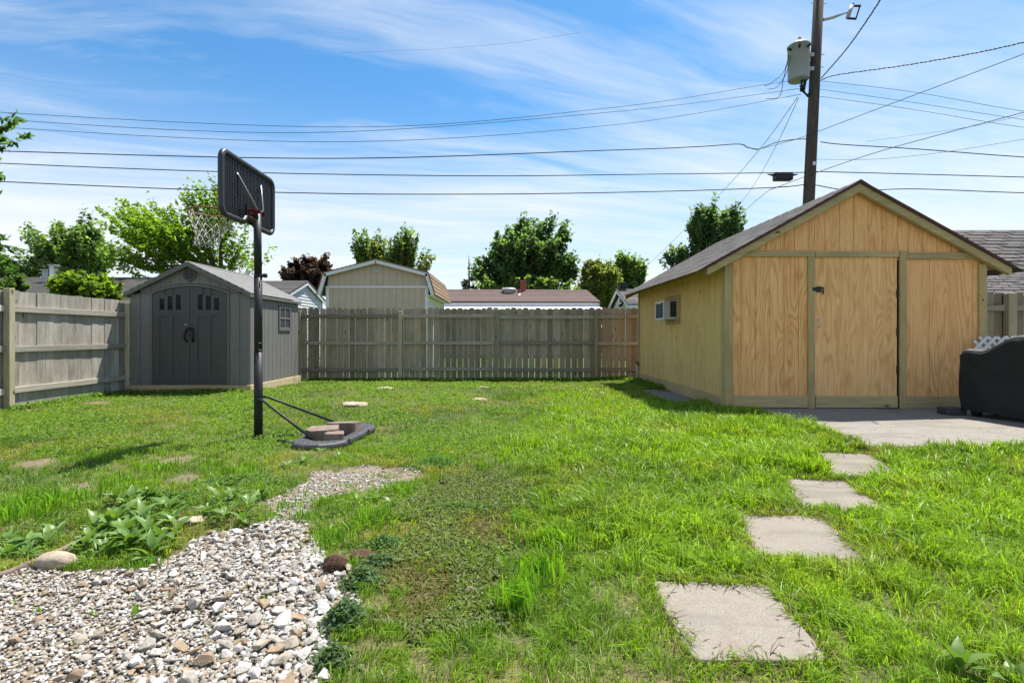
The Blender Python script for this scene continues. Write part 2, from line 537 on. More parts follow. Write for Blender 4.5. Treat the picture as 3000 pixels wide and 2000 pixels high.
M['clod'] = paint('root clod', (0.085, 0.045, 0.030), 0.95, 0.5, 40.0, bmp=1.0)
M['leaf'] = leafy('foliage', trans=.64, rough=.55, spec=.25)
M['grass'] = leafy('grass blades', trans=0.42, rough=0.42, spec=0.32)
M['stone'] = tinted('crushed limestone', 0.9, 60.0, 0.6)
M['soil'] = tinted('soil', 0.95, 26.0, 0.8, var=0.35)


def glass_fn(n, b, out):
    n.set(b.inputs['Base Color'], (0.012, 0.014, 0.016, 1))
    n.set(b.inputs['Roughness'], 0.08)
    n.set(b.inputs['Specular IOR Level'], 0.10)


M['glass'] = material('dark window glass', glass_fn, 0.06, 0.6)


def screen_fn(n, b, out):
    n.set(b.inputs['Base Color'], (0.055, 0.058, 0.064, 1))
    n.set(b.inputs['Roughness'], 0.35)


M['screen'] = material('hazy window pane', screen_fn, 0.35, 0.5)


# ------------------------------------------------------------------ ground
def smooth(a, b, x):
    t = np.clip((x - a) / (b - a), 0, 1)
    return t * t * (3 - 2 * t)


def vnoise(x, y, s, seed=0):
    """cheap smooth value noise, 0..1"""
    x = np.asarray(x, float) * s; y = np.asarray(y, float) * s
    xi = np.floor(x); yi = np.floor(y)
    fx = x - xi; fy = y - yi
    fx = fx * fx * (3 - 2 * fx); fy = fy * fy * (3 - 2 * fy)

    def h(a, b):
        q = np.sin(a * 127.1 + b * 311.7 + seed * 74.7) * 43758.5453
        return q - np.floor(q)
    return (h(xi, yi) * (1 - fx) + h(xi + 1, yi) * fx) * (1 - fy) + (h(xi, yi + 1) * (1 - fx) + h(xi + 1, yi + 1) * fx) * fy


def inside(poly, x, y):
    """points in polygon"""
    x = np.asarray(x); y = np.asarray(y)
    c = np.zeros(x.shape, bool)
    n = len(poly)
    for i in range(n):
        x0, y0 = poly[i]; x1, y1 = poly[i - 1]
        hit = ((y0 > y) != (y1 > y)) & (x < (x1 - x0) * (y - y0) / (y1 - y0 + 1e-12) + x0)
        c ^= hit
    return c


def inside_n(poly, x, y, amp, sc=5.0):
    """the same with a ragged outline"""
    x = np.asarray(x, float); y = np.asarray(y, float)
    ox = (vnoise(x, y, sc, 91) - .5) * amp + (vnoise(x, y, sc * 3, 92) - .5) * amp * .6
    oy = (vnoise(x, y, sc, 93) - .5) * amp + (vnoise(x, y, sc * 3, 94) - .5) * amp * .6
    return inside(poly, x + ox, y + oy)


def dist_poly(poly, x, y):
    """distance to a polygon's outline"""
    d = np.full(np.asarray(x).shape, 1e9)
    n = len(poly)
    for i in range(n):
        a = np.array(poly[i]); b = np.array(poly[i - 1])
        ab = b - a
        t = np.clip(((x - a[0]) * ab[0] + (y - a[1]) * ab[1]) / (ab @ ab + 1e-12), 0, 1)
        d = np.minimum(d, np.hypot(x - a[0] - t * ab[0], y - a[1] - t * ab[1]))
    return d


GRAVEL = [G(*p) for p in [(0, 1302), (90, 1278), (180, 1290), (300, 1288), (400, 1262), (440, 1228), (490, 1215), (560, 1215),
                          (640, 1192), (700, 1212), (735, 1270), (800, 1292), (822, 1330), (795, 1390), (755, 1450), (735, 1510), (748, 1568)]]
GRAVEL = [(-3.6, 2.30), (-2.75, 2.36)] + GRAVEL + [(-0.55, 0.9), (-3.6, 0.9)]
GRAVEL2 = [G(*p) for p in [(628, 1160), (660, 1120), (700, 1095), (770, 1072), (850, 1066), (920, 1074), (965, 1092), (915, 1112), (840, 1128),
                           (760, 1150), (715, 1180), (700, 1212), (640, 1195)]]
OLIVE = [G(*p) for p in [(1010, 1090), (1170, 1085), (1250, 1130), (1210, 1190), (1190, 1300), (1160, 1420), (1080, 1490), (920, 1510), (830, 1440),
                         (850, 1330), (920, 1230), (960, 1160)]]
STEPS = [[G(1490, 1330, .02), G(1765, 1338, .02), G(1905, 1512, .02), G(1592, 1512, .02)],
         [G(1680, 1182, .02), G(1885, 1184, .02), G(2008, 1296, .02), G(1748, 1284, .02)],
         [G(1792, 1096, .03), G(1938, 1098, .03), G(2042, 1168, .03), G(1848, 1168, .03)],
         [G(1868, 1040, .04), G(2002, 1044, .04), G(2062, 1090, .04), G(1922, 1094, .04)]]
PAD = (3.36, 9.4, 4.72, 7.24)
SLAB = (2.55, 3.07, 7.9, 9.9)


def gz(x, y):
    x = np.asarray(x, float); y = np.asarray(y, float)
    z = 0.055 * smooth(1.6, 3.2, x) * smooth(3.2, 5.2, y) * smooth(15, 12, y)
    z = z - 0.04 * smooth(11.0, 12.9, y)
    z = z + (vnoise(x, y, 0.9, 3) - 0.5) * 0.035 * smooth(30, 8, y) + (vnoise(x, y, 3.1, 5) - 0.5) * 0.016
    z = z - 0.035 * smooth(-0.4, -1.0, x) * smooth(3.4, 2.6, y)
    return z


def axis_lines(a, b, step, far):
    ins = list(np.arange(a, b + 1e-6, step))
    out, s, p = [], step, b
    while p < far:
        s *= 1.35; p += s; out.append(p)
    pre, s, p = [], step, a
    while p > -far:
        s *= 1.35; p -= s; pre.append(p)
    return np.array(pre[::-1] + ins + out)


gx = axis_lines(-8.0, 8.0, 0.055, 600)
gy = axis_lines(0.6, 13.4, 0.055, 600)
XX, YY = np.meshgrid(gx, gy)
ZZ = gz(XX, YY)
nx, ny = len(gx), len(gy)
idx = np.arange(nx * ny).reshape(ny, nx)
quads = np.stack([idx[:-1, :-1], idx[:-1, 1:], idx[1:, 1:], idx[1:, :-1]], -1).reshape(-1, 4)
fx, fy = XX.ravel(), YY.ravel()
grav = inside_n(GRAVEL, fx, fy, .05) | inside_n(GRAVEL2, fx, fy, .16)
oliv = inside_n(OLIVE, fx, fy, .3)
n1 = vnoise(fx, fy, 1.3, 11); n2 = vnoise(fx, fy, 6.0, 12); n3 = vnoise(fx, fy, 0.5, 13)
thatch = np.array([0.080, 0.092, 0.028]); soil = np.array([0.160, 0.125, 0.080]); dry = np.array([0.135, 0.110, 0.050])
far_green = np.array([0.075, 0.125, 0.028])
gc = thatch[None] + (dry - thatch)[None] * (smooth(0.5, 0.8, n1 * 0.6 + n2 * 0.4))[:, None]
gc[oliv] = np.array([0.095, 0.075, 0.036])
gc[grav] = np.array([0.185, 0.145, 0.105])
fard = smooth(12.9, 13.4, fy)
gc = gc * (1 - fard[:, None]) + far_green[None] * fard[:, None]
# bare earth patches
BARE = [(-4.05, 4.45, 0.20), (-2.95, 4.55, 0.22), (-1.82, 4.95, 0.3), (-3.15, 3.75, 0.16), (-2.5, 3.95, 0.15), (-0.13, 3.02, 0.12),
        (-0.32, 3.62, 0.10), (-0.64, 2.42, 0.14), (-0.62, 2.10, 0.10), (-0.06, 3.3, 0.06), (0.0, 3.70, 0.10), (-0.95, 4.2, 0.15), (-6.6, 8.2, 0.35), (-7.0, 7.5, 0.3)]
for bx, by, br in BARE:
    w = smooth(br * 1.15, br * 0.5, np.hypot(fx - bx, (fy - by)) + (n2 - 0.5) * 0.1)
    gc = gc * (1 - w[:, None]) + soil[None] * w[:, None]
gme = np_mesh('ground', np.stack([fx, fy, ZZ.ravel()], 1), quads.ravel(), np.arange(len(quads)) * 4, M['soil'], gc, smooth=True)
ground = bpy.data.objects.new('ground', gme)
place(ground, (0, 0, 0))
tag(ground, 'backyard lawn soil reaching beyond the fences', None, None, 'structure')


# concrete pad and slab
def slab_mesh(name, poly, z0, z1, mat, label, kind='structure', bevel=0.012):
    o = MB().prism(poly, 'z', z0, z1).build(name, mat, None, bevel=bevel, seg=2)
    tag(o, label, None if kind == 'structure' else kind, None, 'structure' if kind == 'structure' else None)
    return o


x0, x1, y0, y1 = PAD
slab_mesh('concrete_pad', [(x0, y0 + .05), (5.2, y0), (5.2, y1), (x0 - 0.03, y1)], -0.08, 0.080, M['concrete'], 'concrete slab in front of the plywood garage')
slab_mesh('concrete_pad', [(5.215, y0), (x1, y0 - .03), (x1, y1), (5.215, y1)], -0.08, 0.077, M['concrete'], 'concrete slab under the covered grill')
x0, x1, y0, y1 = SLAB
slab_mesh('concrete_strip', [(x0, y0), (x1, y0 - .05), (x1, y1), (x0 + 0.06, y1)], -0.08, 0.060, M['concrete'], 'mossy concrete strip along the side wall of the garage')

STEP_LABELS = ['largest square stepping stone, nearest the camera', 'second stepping stone from the camera in the lawn path',
               'third stepping stone from the camera in the lawn path', 'small far stepping stone nearest the concrete slab']
for i, poly in enumerate(STEPS):
    cx = sum(p[0] for p in poly) / 4; cy = sum(p[1] for p in poly) / 4
    pts = []
    rr = random.Random(i)
    for a in range(4):
        p, q = poly[a], poly[(a + 1) % 4]
        for t in (0.04, 0.2, 0.4, 0.6, 0.8, 0.96):
            j = rr.uniform(-0.006, 0.006)
            x = p[0] + (q[0] - p[0]) * t; y = p[1] + (q[1] - p[1]) * t
            k = 1 + j + (-0.01 if t in (0.04, 0.96) else 0)
            pts.append((cx + (x - cx) * k, cy + (y - cy) * k))
    zt = max(float(gz(*p)) for p in poly) + 0.012
    o = MB().prism(pts, 'z', zt - 0.07, zt).build('stepping_stone', M['stepstone'], None, bevel=0.008, seg=2)
    tag(o, STEP_LABELS[i], 'paver', 'stepping stones through the lawn')


# ------------------------------------------------------------------ fences
def picket_mesh(name, w, h, mat, t=0.018, style='dog', seed=0):
    rr = random.Random(seed)
    c = 0.028
    if style == 'dog':
        k = rr.uniform(0.8, 1.2)
        outline = [(-w / 2, 0), (w / 2, 0), (w / 2, h - c * 1.3 * k), (w / 2 - 0.008, h - c * .6), (w / 2 - c, h - 0.004), (w / 2 - c * 1.5, h), (-w / 2 + c * 1.5, h + rr.uniform(-.004, .004)),
                   (-w / 2 + c, h - 0.004), (-w / 2 + 0.008, h - c * .6), (-w / 2, h - c * 1.3)]
    else:
        outline = [(-w / 2, 0), (w / 2, 0), (w / 2, h), (-w / 2, h)]
    me, _ = MB().prism(outline, 'y', -t / 2, t / 2).mesh(name, mat, centre=False)
    return me


BF_Y = 12.93          # back fence line
bf = thing('wooden_fence', (0, BF_Y, -0.04), 'long grey dog-eared picket fence across the back of the yard', 'fence')
protos = [picket_mesh('picket', w, h, M['picket_back'], seed=i) for i, (w, h) in enumerate([(0.140, 1.80), (0.138, 1.785), (0.142, 1.81)])]
protos_w = [picket_mesh('picket', w, h, M['picket_warm'], seed=9 + i) for i, (w, h) in enumerate([(0.140, 1.80), (0.139, 1.79)])]
xk = -7.4
rr = random.Random(4)
i = 0
while xk < 4.4:
    warm = xk > 2.42
    pr = rr.choice(protos_w if warm else protos)
    gap = rr.choice([0.004, 0.006, 0.010, 0.013, 0.016])
    o = instance('picket', pr, (xk, BF_Y + 0.03 + rr.uniform(-.003, .003), -0.005 + rr.uniform(-.008, .008)), bf, rot=(rr.uniform(-.004, .004), rr.uniform(-.006, .006), 0))
    xk += 0.142 + gap
    i += 1
posts_x = [-6.97, -4.87 + 0.04 - 0.06, -2.68, -0.20, 2.25]
posts_x = [-6.80, P(878, 1000, BF_Y).x, P(1174, 1000, BF_Y).x, P(1456, 1000, BF_Y).x, P(1745, 1000, BF_Y).x, 4.5]
for px_ in posts_x[:-1]:
    box('post', M['post'], bf, px_ - 0.046, px_ + 0.046, BF_Y - 0.075, BF_Y + 0.017, -0.15, 1.735 + rr.uniform(-.02, .02), 0.006)
for a, b in zip(posts_x[:-1], posts_x[1:]):
    for zc in (1.575, 0.905, 0.245):
        dz = rr.uniform(-.015, .015)
        box('rail', M['rail'], bf, a + 0.048, b - 0.048, BF_Y - 0.026, BF_Y + 0.0195, zc - 0.043 + dz, zc + 0.043 + dz, 0.004)

LF_X = -7.36          # left fence line
lf = thing('wooden_fence', (LF_X, 8, 0), 'sunlit silvery board fence on the left beside the grey shed', 'fence')
protos = [picket_mesh('picket', w, 1.84, M['picket_side'], style='flat', seed=i) for i, w in enumerate([0.14, 0.142, 0.19, 0.145])]
wd = [0.14, 0.142, 0.19, 0.145]
yk = 4.2
while yk < 12.9:
    k = rr.choice([0, 1, 3, 1, 2])
    instance('picket', protos[k], (LF_X - 0.03 + rr.uniform(-.002, .002), yk + wd[k] / 2, -0.06 + rr.uniform(-.012, .006)), lf, rot=(rr.uniform(-.004, .004), 0, R(90)))
    yk += wd[k] + rr.choice([0.002, 0.003, 0.006])
lposts = [5.05, 7.53, 9.90, 12.3]
for k, yk in enumerate(lposts):
    box('post', M['post'], lf, LF_X - 0.012, LF_X + 0.082, yk - 0.047, yk + 0.047, -0.2, [1.78, 1.80, 1.72, 1.7][k], 0.006)
for a, b in zip([4.2] + lposts, lposts):
    for zc in (1.50, 0.90, 0.29):
        dz = rr.uniform(-.012, .012)
        box('rail', M['rail_side'], lf, LF_X - 0.0185, LF_X + 0.024, a + 0.049, b - 0.049, zc - 0.045 + dz, zc + 0.045 + dz, 0.004)

RF_Y = 8.3
rf = thing('wooden_fence', (8, RF_Y, 0), 'weathered board fence behind the white lattice on the right', 'fence')
protos = [picket_mesh('picket', 0.14, 1.74, M['picket_back'], seed=21), picket_mesh('picket', 0.14, 1.75, M['picket_warm'], seed=22)]
xk = 6.6
while xk < 12.0:
    instance('picket', rr.choice(protos), (xk, RF_Y + 0.035 + rr.uniform(-.004, .004), 0.06 + rr.uniform(-.01, .01)), rf, rot=(0, rr.uniform(-.01, .01), 0))
    xk += 0.146 + rr.choice([0.004, 0.008, 0.014])
for px_ in (8.13, 10.4):
    box('post', M['post'], rf, px_ - 0.07, px_ + 0.07, RF_Y - 0.075, RF_Y + 0.017, -0.1, 1.79, 0.008)
for a, b in ((6.6, 8.06), (8.2, 10.33), (10.47, 12.0)):
    for zc in (1.55, 0.95, 0.3):
        box('rail', M['rail'], rf, a + .004, b - .004, RF_Y - 0.022, RF_Y + 0.0185, zc - 0.045, zc + 0.045, 0.004)

# ------------------------------------------------------------------ grey resin shed
SX0, SX1, SY0, SY1 = -7.27, -4.96, 9.87, 12.15
SZ0, SZE, SZP = 0.155, 1.90, 2.46
SCX = (SX0 + SX1) / 2
sh = thing('garden_shed', (SCX, (SY0 + SY1) / 2, 0), 'grey resin garden shed with arched double doors', 'shed')
# timber base
box('base_board', M['new_wood'], sh, SX0 - 0.04, SX1 + 0.03, SY0 - 0.045, SY0 - 0.005, -0.06, 0.148, 0.005)
box('base_board', M['new_wood_y'], sh, SX1 - 0.012, SX1 + 0.029, SY0 - 0.004, SY1 + 0.08, -0.05, 0.148, 0.005)
box('floor', M['shed_trim'], sh, SX0, SX1 - 0.013, SY0 - 0.003, SY1, 0.02, SZ0 - 0.002, 0)
# inner core behind the planks so the joints read dark
core = MB().prism([(SX0 + .02, SZ0), (SX1 - .02, SZ0), (SX1 - .02, SZE - .03), (SCX, SZP - .06), (SX0 + .02, SZE - .03)], 'y', SY0 + 0.02, SY1 - 0.02)
core.build('inner_wall', M['dark_siding'], sh)


def gable_z(x, lo=SZE, top=SZP, c=SCX, half=(SX1 - SX0) / 2):
    return top - (top - lo) * abs(x - c) / half


def arch_z(x, z_side, z_mid, half):
    t = min(1.0, abs(x - SCX) / half)
    return z_side + (z_mid - z_side) * (1 - t * t)


FW = 0.765   # half width of the door frame
strips = [SX0, SX0 + 0.195, SCX - FW]
for xs, sgn in ((strips, 1), ([SX1, SX1 - 0.195, SCX + FW], -1)):
    for a, b in zip(xs[:-1], xs[1:]):
        a_, b_ = min(a, b) + 0.0035, max(a, b) - 0.0035
        MB().prism([(a_, SZ0), (b_, SZ0), (b_, 1.925 if b_ > SX1 - .3 or a_ < SX0 + .3 else 1.9), (a_, 1.925)], 'y', SY0, SY0 + 0.018).build('plank', M['shed_wall'], sh, bevel=0.003) if False else None
for xs in ((SX0, SX0 + 0.195, SCX - FW), (SCX + FW, SX1 - 0.195, SX1)):
    for a, b in zip(xs[:-1], xs[1:]):
        a_, b_ = a + 0.0035, b - 0.0035
        za, zb = min(1.915, gable_z(a_) - .01), min(1.915, gable_z(b_) - .01)
        MB().prism([(a_, SZ0), (b_, SZ0), (b_, zb), (a_, za)], 'y', SY0, SY0 + 0.018).build('plank', M['shed_wall'], sh, bevel=0.003)
        if gable_z((a_ + b_) / 2) > 1.95:
            MB().prism([(a_, za + .007), (b_, zb + .007), (b_, gable_z(b_) - .012), (a_, gable_z(a_) - .012)], 'y', SY0, SY0 + 0.018).build('plank', M['shed_wall'], sh, bevel=0.003)
ng = 8
for k in range(ng):
    a_ = SCX - FW + 2 * FW * k / ng + 0.0035
    b_ = SCX - FW + 2 * FW * (k + 1) / ng - 0.0035
    xs = [a_ + (b_ - a_) * t / 4 for t in range(5)]
    lo = [(x, arch_z(x, 1.965, 2.105, FW)) for x in xs]
    hi = [(x, gable_z(x) - .012) for x in reversed(xs)]
    if hi[0][1] > lo[-1][1] and hi[-1][1] > lo[0][1]:
        MB().prism(lo + hi, 'y', SY0, SY0 + 0.018).build('plank', M['shed_wall'], sh)
# side planks
npl = 12
for k in range(npl):
    a_ = SY0 + 0.02 + (SY1 - SY0 - 0.02) * k / npl + 0.0035
    b_ = SY0 + 0.02 + (SY1 - SY0 - 0.02) * (k + 1) / npl - 0.0035
    box('plank', M['shed_wall'], sh, SX1 - 0.018, SX1, a_, b_, SZ0, SZE - 0.02, 0.003)
    if k < 3:
        box('plank', M['shed_wall'], sh, SX0, SX0 + .018, SY0 + .03 + (SY1 - SY0 - .03) * k / 3, SY0 + .026 + (SY1 - SY0 - .03) * (k + 1) / 3, SZ0, SZE - 0.02, 0.003)
        box('plank', M['shed_wall'], sh, SX0 + .03 + 2.25 * k / 3, SX0 + .026 + 2.25 * (k + 1) / 3, SY1 - .018, SY1, SZ0, SZE - 0.02, 0.003)
# door frame (arched)
fo, fi = [], []
for k in range(17):
    x = SCX - FW + 2 * FW * k / 16
    fo.append((x, arch_z(x, 1.955, 2.095, FW)))
    xi = SCX - (FW - 0.045) + 2 * (FW - 0.045) * k / 16
    fi.append((xi, arch_z(xi, 1.915, 2.050, FW - 0.045)))
outl = [(SCX - FW, SZ0)] + fo + [(SCX + FW, SZ0), (SCX + FW - .045, SZ0)] + fi[::-1] + [(SCX - FW + .045, SZ0)]
MB().prism(outl, 'y', SY0 - 0.012, SY0 + 0.02).build('door_frame', M['shed_trim'], sh)
PANES = {-1: [(-6.702, -6.609), (-6.546, -6.453), (-6.386, -6.291)], 1: [(-5.963, -5.871), (-5.807, -5.712), (-5.649, -5.553)]}
PANELS = {-1: [(-6.705, -6.545), (-6.445, -6.280)], 1: [(-5.970, -5.805), (-5.715, -5.550)]}
DW = FW - 0.052
for sgn in (-1, 1):
    xa, xb = (SCX - DW, SCX - 0.004) if sgn < 0 else (SCX + 0.004, SCX + DW)
    xs = [xa + (xb - xa) * k / 8 for k in range(9)]
    top = [(x, arch_z(x, 1.905, 2.040, DW)) for x in xs]
    door = MB().prism([(xa, SZ0 + .004)] + top + [(xb, SZ0 + .004)], 'y', SY0 + 0.012, SY0 + 0.022).build('door', M['shed_door'], sh)
    # stiles and rails stand proud of the recessed fields
    fr = MB()
    y0, y1 = SY0 - 0.002, SY0 + 0.013
    pan, fld = PANES[sgn], PANELS[sgn]
    pz0 = 1.597
    def up_to(xl, xr, z0):
        pts = [(xl, z0)] + [(xl + (xr - xl) * t / 4, arch_z(xl + (xr - xl) * t / 4, 1.905, 2.040, DW)) for t in range(5)] + [(xr, z0)]
        fr.prism(pts, 'y', y0, y1)
    up_to(xa, pan[0][0], SZ0 + .004)
    up_to(pan[2][1], xb, SZ0 + .004)
    fr.box(pan[0][0], pan[2][1], y0, y1, 1.475, pz0)                      # lock rail
    fr.box(pan[0][0], pan[2][1], y0, y1, SZ0 + .004, 0.335)               # bottom rail
    fr.box(fld[0][1], fld[1][0], y0, y1, 0.335, 1.475)                    # mid stile
    for q in (0, 1):
        fr.box(pan[q][1], pan[q + 1][0], y0, y1, pz0, 1.88)
    for q, (pa, pb) in enumerate(pan):
        tz = arch_z((pa + pb) / 2, 1.80, 1.905, 0.60)
        pts = [(pa, tz)] + [(pa + (pb - pa) * t / 4, arch_z(pa + (pb - pa) * t / 4, 1.905, 2.040, DW)) for t in range(5)] + [(pb, tz)]
        fr.prism(pts, 'y', y0, y1)
        g = box('pane', M['glass'], door, pa - .002, pb + .002, SY0 + 0.006, SY0 + 0.0115, pz0 - .002, tz + .002, 0)
    fr.build('stile_frame', M['shed_door'], door)
    hx = SCX + sgn * 0.062
    hp = [(hx + sgn * 0.0, SY0 - 0.004, 1.205)] + [(hx + sgn * 0.018 * math.sin(math.pi * t / 8) , SY0 - 0.012 - 0.045 * math.sin(math.pi * t / 8), 1.205 - 0.215 * t / 8) for t in range(9)] + [(hx - sgn * .004, SY0 - .004, .985)]
    MB().tube(hp, 0.019, 8).build('handle', M['black'], door, smooth=True)
lt = MB().box(SCX - 0.06, SCX + 0.05, SY0 - 0.035, SY0 - 0.003, 1.222, 1.258).box(SCX - .03, SCX + .02, SY0 - .05, SY0 - .034, 1.205, 1.25).box(SCX + .05, SCX + .095, SY0 - .022, SY0 - .012, 1.234, 1.243)
lt.build('latch', M['black'], sh, bevel=0.005)
box('nameplate', M['steel'], sh, SCX - 0.112, SCX - 0.050, SY0 - 0.007, SY0 - 0.0022, 1.305, 1.318, 0.001)
# gable vent
vc = (SCX, 2.275)
op = []
for k in range(32):
    th = 2 * math.pi * k / 32
    rad = 0.128 + 0.018 * max(0, math.cos(2 * th)) ** 6 + 0.016 * max(0, math.cos(2 * th + math.pi)) ** 6
    op.append((vc[0] + rad * math.cos(th), vc[1] + rad * math.sin(th)))
vent = MB().prism(op, 'y', SY0 - 0.022, SY0 - 0.001).build('vent', M['shed_door'], sh, bevel=0.004)
for k in range(6):
    zc = vc[1] - 0.065 + 0.026 * k
    hw = math.sqrt(max(0.0001, 0.095 ** 2 - (zc - vc[1]) ** 2))
    box('slat', M['black'], vent, vc[0] - hw, vc[0] + hw, SY0 - 0.026, SY0 - 0.0225, zc - 0.0075, zc + 0.0075, 0)
# side window
wy0, wy1, wz0, wz1 = 11.10, 11.70, 1.20, 1.755
win = MB()
win.box(SX1 + .0, SX1 + 0.022, wy0, wy1, wz1 - 0.06, wz1).box(SX1, SX1 + 0.022, wy0, wy1, wz0, wz0 + 0.075)
win.box(SX1, SX1 + 0.022, wy0, wy0 + 0.06, wz0 + .075, wz1 - .06).box(SX1, SX1 + 0.022, wy1 - 0.06, wy1, wz0 + .075, wz1 - .06)
wo = win.build('window', M['shed_trim'], sh, bevel=0.004)
ym, zm = (wy0 + wy1) / 2, (wz0 + wz1) / 2 + .005
box('glazing_bar', M['shed_roof'], wo, SX1 + 0.004, SX1 + 0.017, wy0 + .06, wy1 - .06, zm - .014, zm + .014, 0)
box('glazing_bar', M['shed_roof'], wo, SX1 + 0.0045, SX1 + 0.0175, ym - .014, ym + .014, wz0 + .075, wz1 - .06, 0)
for a, b in ((wy0 + .06, ym - .014), (ym + .014, wy1 - .06)):
    for c, d in ((wz0 + .075, zm - .014), (zm + .014, wz1 - .06)):
        box('pane', M['screen'], wo, SX1 + 0.002, SX1 + 0.006, a, b, c, d, 0)
# roof: courses of moulded shingle panels on both slopes
ry0, ry1 = SY0 - 0.09, SY1 + 0.05
sl = (SZP - SZE) / ((SX1 - SX0) / 2)
NC = 9
for sgn in (-1, 1):
    half = (SX1 - SX0) / 2 + 0.055
    for k in range(NC):
        a, b = half * k / NC, half * (k + 1) / NC + 0.02
        za, zb = SZP + 0.050 - sl * a, SZP + 0.066 - sl * b
        if k == NC - 1: b -= 0.02
        pts = [(SCX + sgn * a, za), (SCX + sgn * b, zb), (SCX + sgn * b, zb - 0.02), (SCX + sgn * a, za - 0.02)]
        MB().prism(pts, 'y', ry0, ry1).build('roof_course', M['shed_roof'], sh)
    fa = [(SCX, SZP + .028), (SCX + sgn * (half + .012), SZP + .028 - sl * (half + .012)), (SCX + sgn * (half + .012), SZP - .035 - sl * (half + .012)), (SCX, SZP - .035)]
    MB().prism(fa, 'y', ry0 - 0.012, ry0 + 0.03).build('fascia', M['shed_trim'], sh)
    ez = SZP + .02 - sl * (half)
    box('eave_trim', M['shed_trim'], sh, *sorted((SCX + sgn * (half - .03), SCX + sgn * (half + .004))), ry0 + .031, ry1, ez - .055, ez - .002, 0.004)
box('ridge_cap', M['shed_roof'], sh, SCX - 0.05, SCX + 0.05, ry0 - .014, ry1 + .01, SZP + 0.024, SZP + 0.06, 0.015)

# ------------------------------------------------------------------ plywood garage
GX0, GX1, GY0, GY1 = 3.09, 6.76, 7.25, 12.02
GZ0, GZE, GZP = 0.085, 2.16, 3.20
GCX = (GX0 + GX1) / 2
gslope = 0.555
ga = thing('garage', (GCX, (GY0 + GY1) / 2, 0), 'plywood clad garage with gable roof and shut plank door', 'garage')
core = MB().prism([(GX0 + .03, GZ0), (GX1 - .03, GZ0), (GX1 - .03, GZE - 0.05), (GCX, GZP - .06), (GX0 + .03, GZE - .05)], 'y', GY0 + 0.03, GY1 - .03)
core.build('inner_wall', M['dark_siding'], ga)


def ggz(x):
    return 3.215 - gslope * abs(x - GCX)


def grooved(name, mat, x0, x1, z0, z1f, y, t=0.016, pitch=0.203, jog=0.0):
    """front plywood sheet: a mesh with real vertical grooves"""
    mb = MB()
    xs = [x0] + [x for x in np.arange(x0 + jog, x1 - 0.03, pitch) if x > x0 + 0.03] + [x1]
    for a, b in zip(xs[:-1], xs[1:]):
        a_, b_ = a + (0.003 if a > x0 else 0), b - (0.003 if b < x1 else 0)
        ztop_a, ztop_b = (z1f(a_), z1f(b_)) if callable(z1f) else (z1f, z1f)
        mid = (a_ + b_) / 2
        if callable(z1f) and abs(mid - GCX) < (b_ - a_) / 2 and a_ < GCX < b_:
            mb.prism([(a_, z0), (b_, z0), (b_, ztop_b), (GCX, z1f(GCX)), (a_, ztop_a)], 'y', y, y + t)
        else:
            mb.prism([(a_, z0), (b_, z0), (b_, ztop_b), (a_, ztop_a)], 'y', y, y + t)
    mb.box(x0, x1, y + t * 0.55, y + t * .98, z0 + .001, (min(z1f(x0), z1f(x1)) if callable(z1f) else z1f) - .001)
    return mb


grooved('siding_panel', None, GX0 + .05, 4.30, 0.20, 2.28, GY0, pitch=0.203, jog=0.17).build('siding_panel', M['ply'], ga)
grooved('siding_panel', None, 5.58, GX1 - .05, 0.20, 2.26, GY0, pitch=0.61, jog=0.40).build('siding_panel', M['ply'], ga)
for a, b in ((GX0 + .02, 4.345), (4.350, 5.525), (5.530, GX1 - .02)):
    grooved('siding_panel', None, a, b, 2.262, lambda x: ggz(x) - 0.03, GY0 + .001, pitch=0.203, jog=0.15).build('siding_panel', M['ply'], ga)
# door
door = MB().box(4.348, 5.513, GY0 - 0.008, GY0 + 0.02, 0.095, 2.225).build('door', M['ply_door'], ga, bevel=0.003)
box('kick_board', M['trim_h'], door, 4.352, 5.511, GY0 - 0.030, GY0 - 0.0095, 0.088, 0.257, 0.004)
for zc in (0.62, 1.16, 1.70):
    box('hinge', M['black'], door, 5.500, 5.528, GY0 - 0.018, GY0 - 0.0085, zc - .055, zc + .055, 0.002)
hb = MB().box(4.385, 4.412, GY0 - 0.013, GY0 - .0085, 1.325, 1.352).box(4.385, 4.412, GY0 - 0.013, GY0 - .0085, 1.200, 1.227)
hb.tube([(4.398, GY0 - .012, 1.335), (4.400, GY0 - .045, 1.32), (4.402, GY0 - .052, 1.276), (4.400, GY0 - .045, 1.232), (4.398, GY0 - .012, 1.217)], 0.008, 8)
hb.build('handle', M['steel'], door, smooth=False)
lk = MB().box(4.305, 4.372, GY0 - 0.034, GY0 - 0.0305, 1.735, 1.785).box(4.372, 4.435, GY0 - 0.026, GY0 - 0.0088, 1.72, 1.80).box(4.435, 4.468, GY0 - .03, GY0 - .018, 1.775, 1.79).box(4.452, 4.466, GY0 - .03, GY0 - .018, 1.69, 1.776)
lk.build('latch', M['black'], door, bevel=0.003)
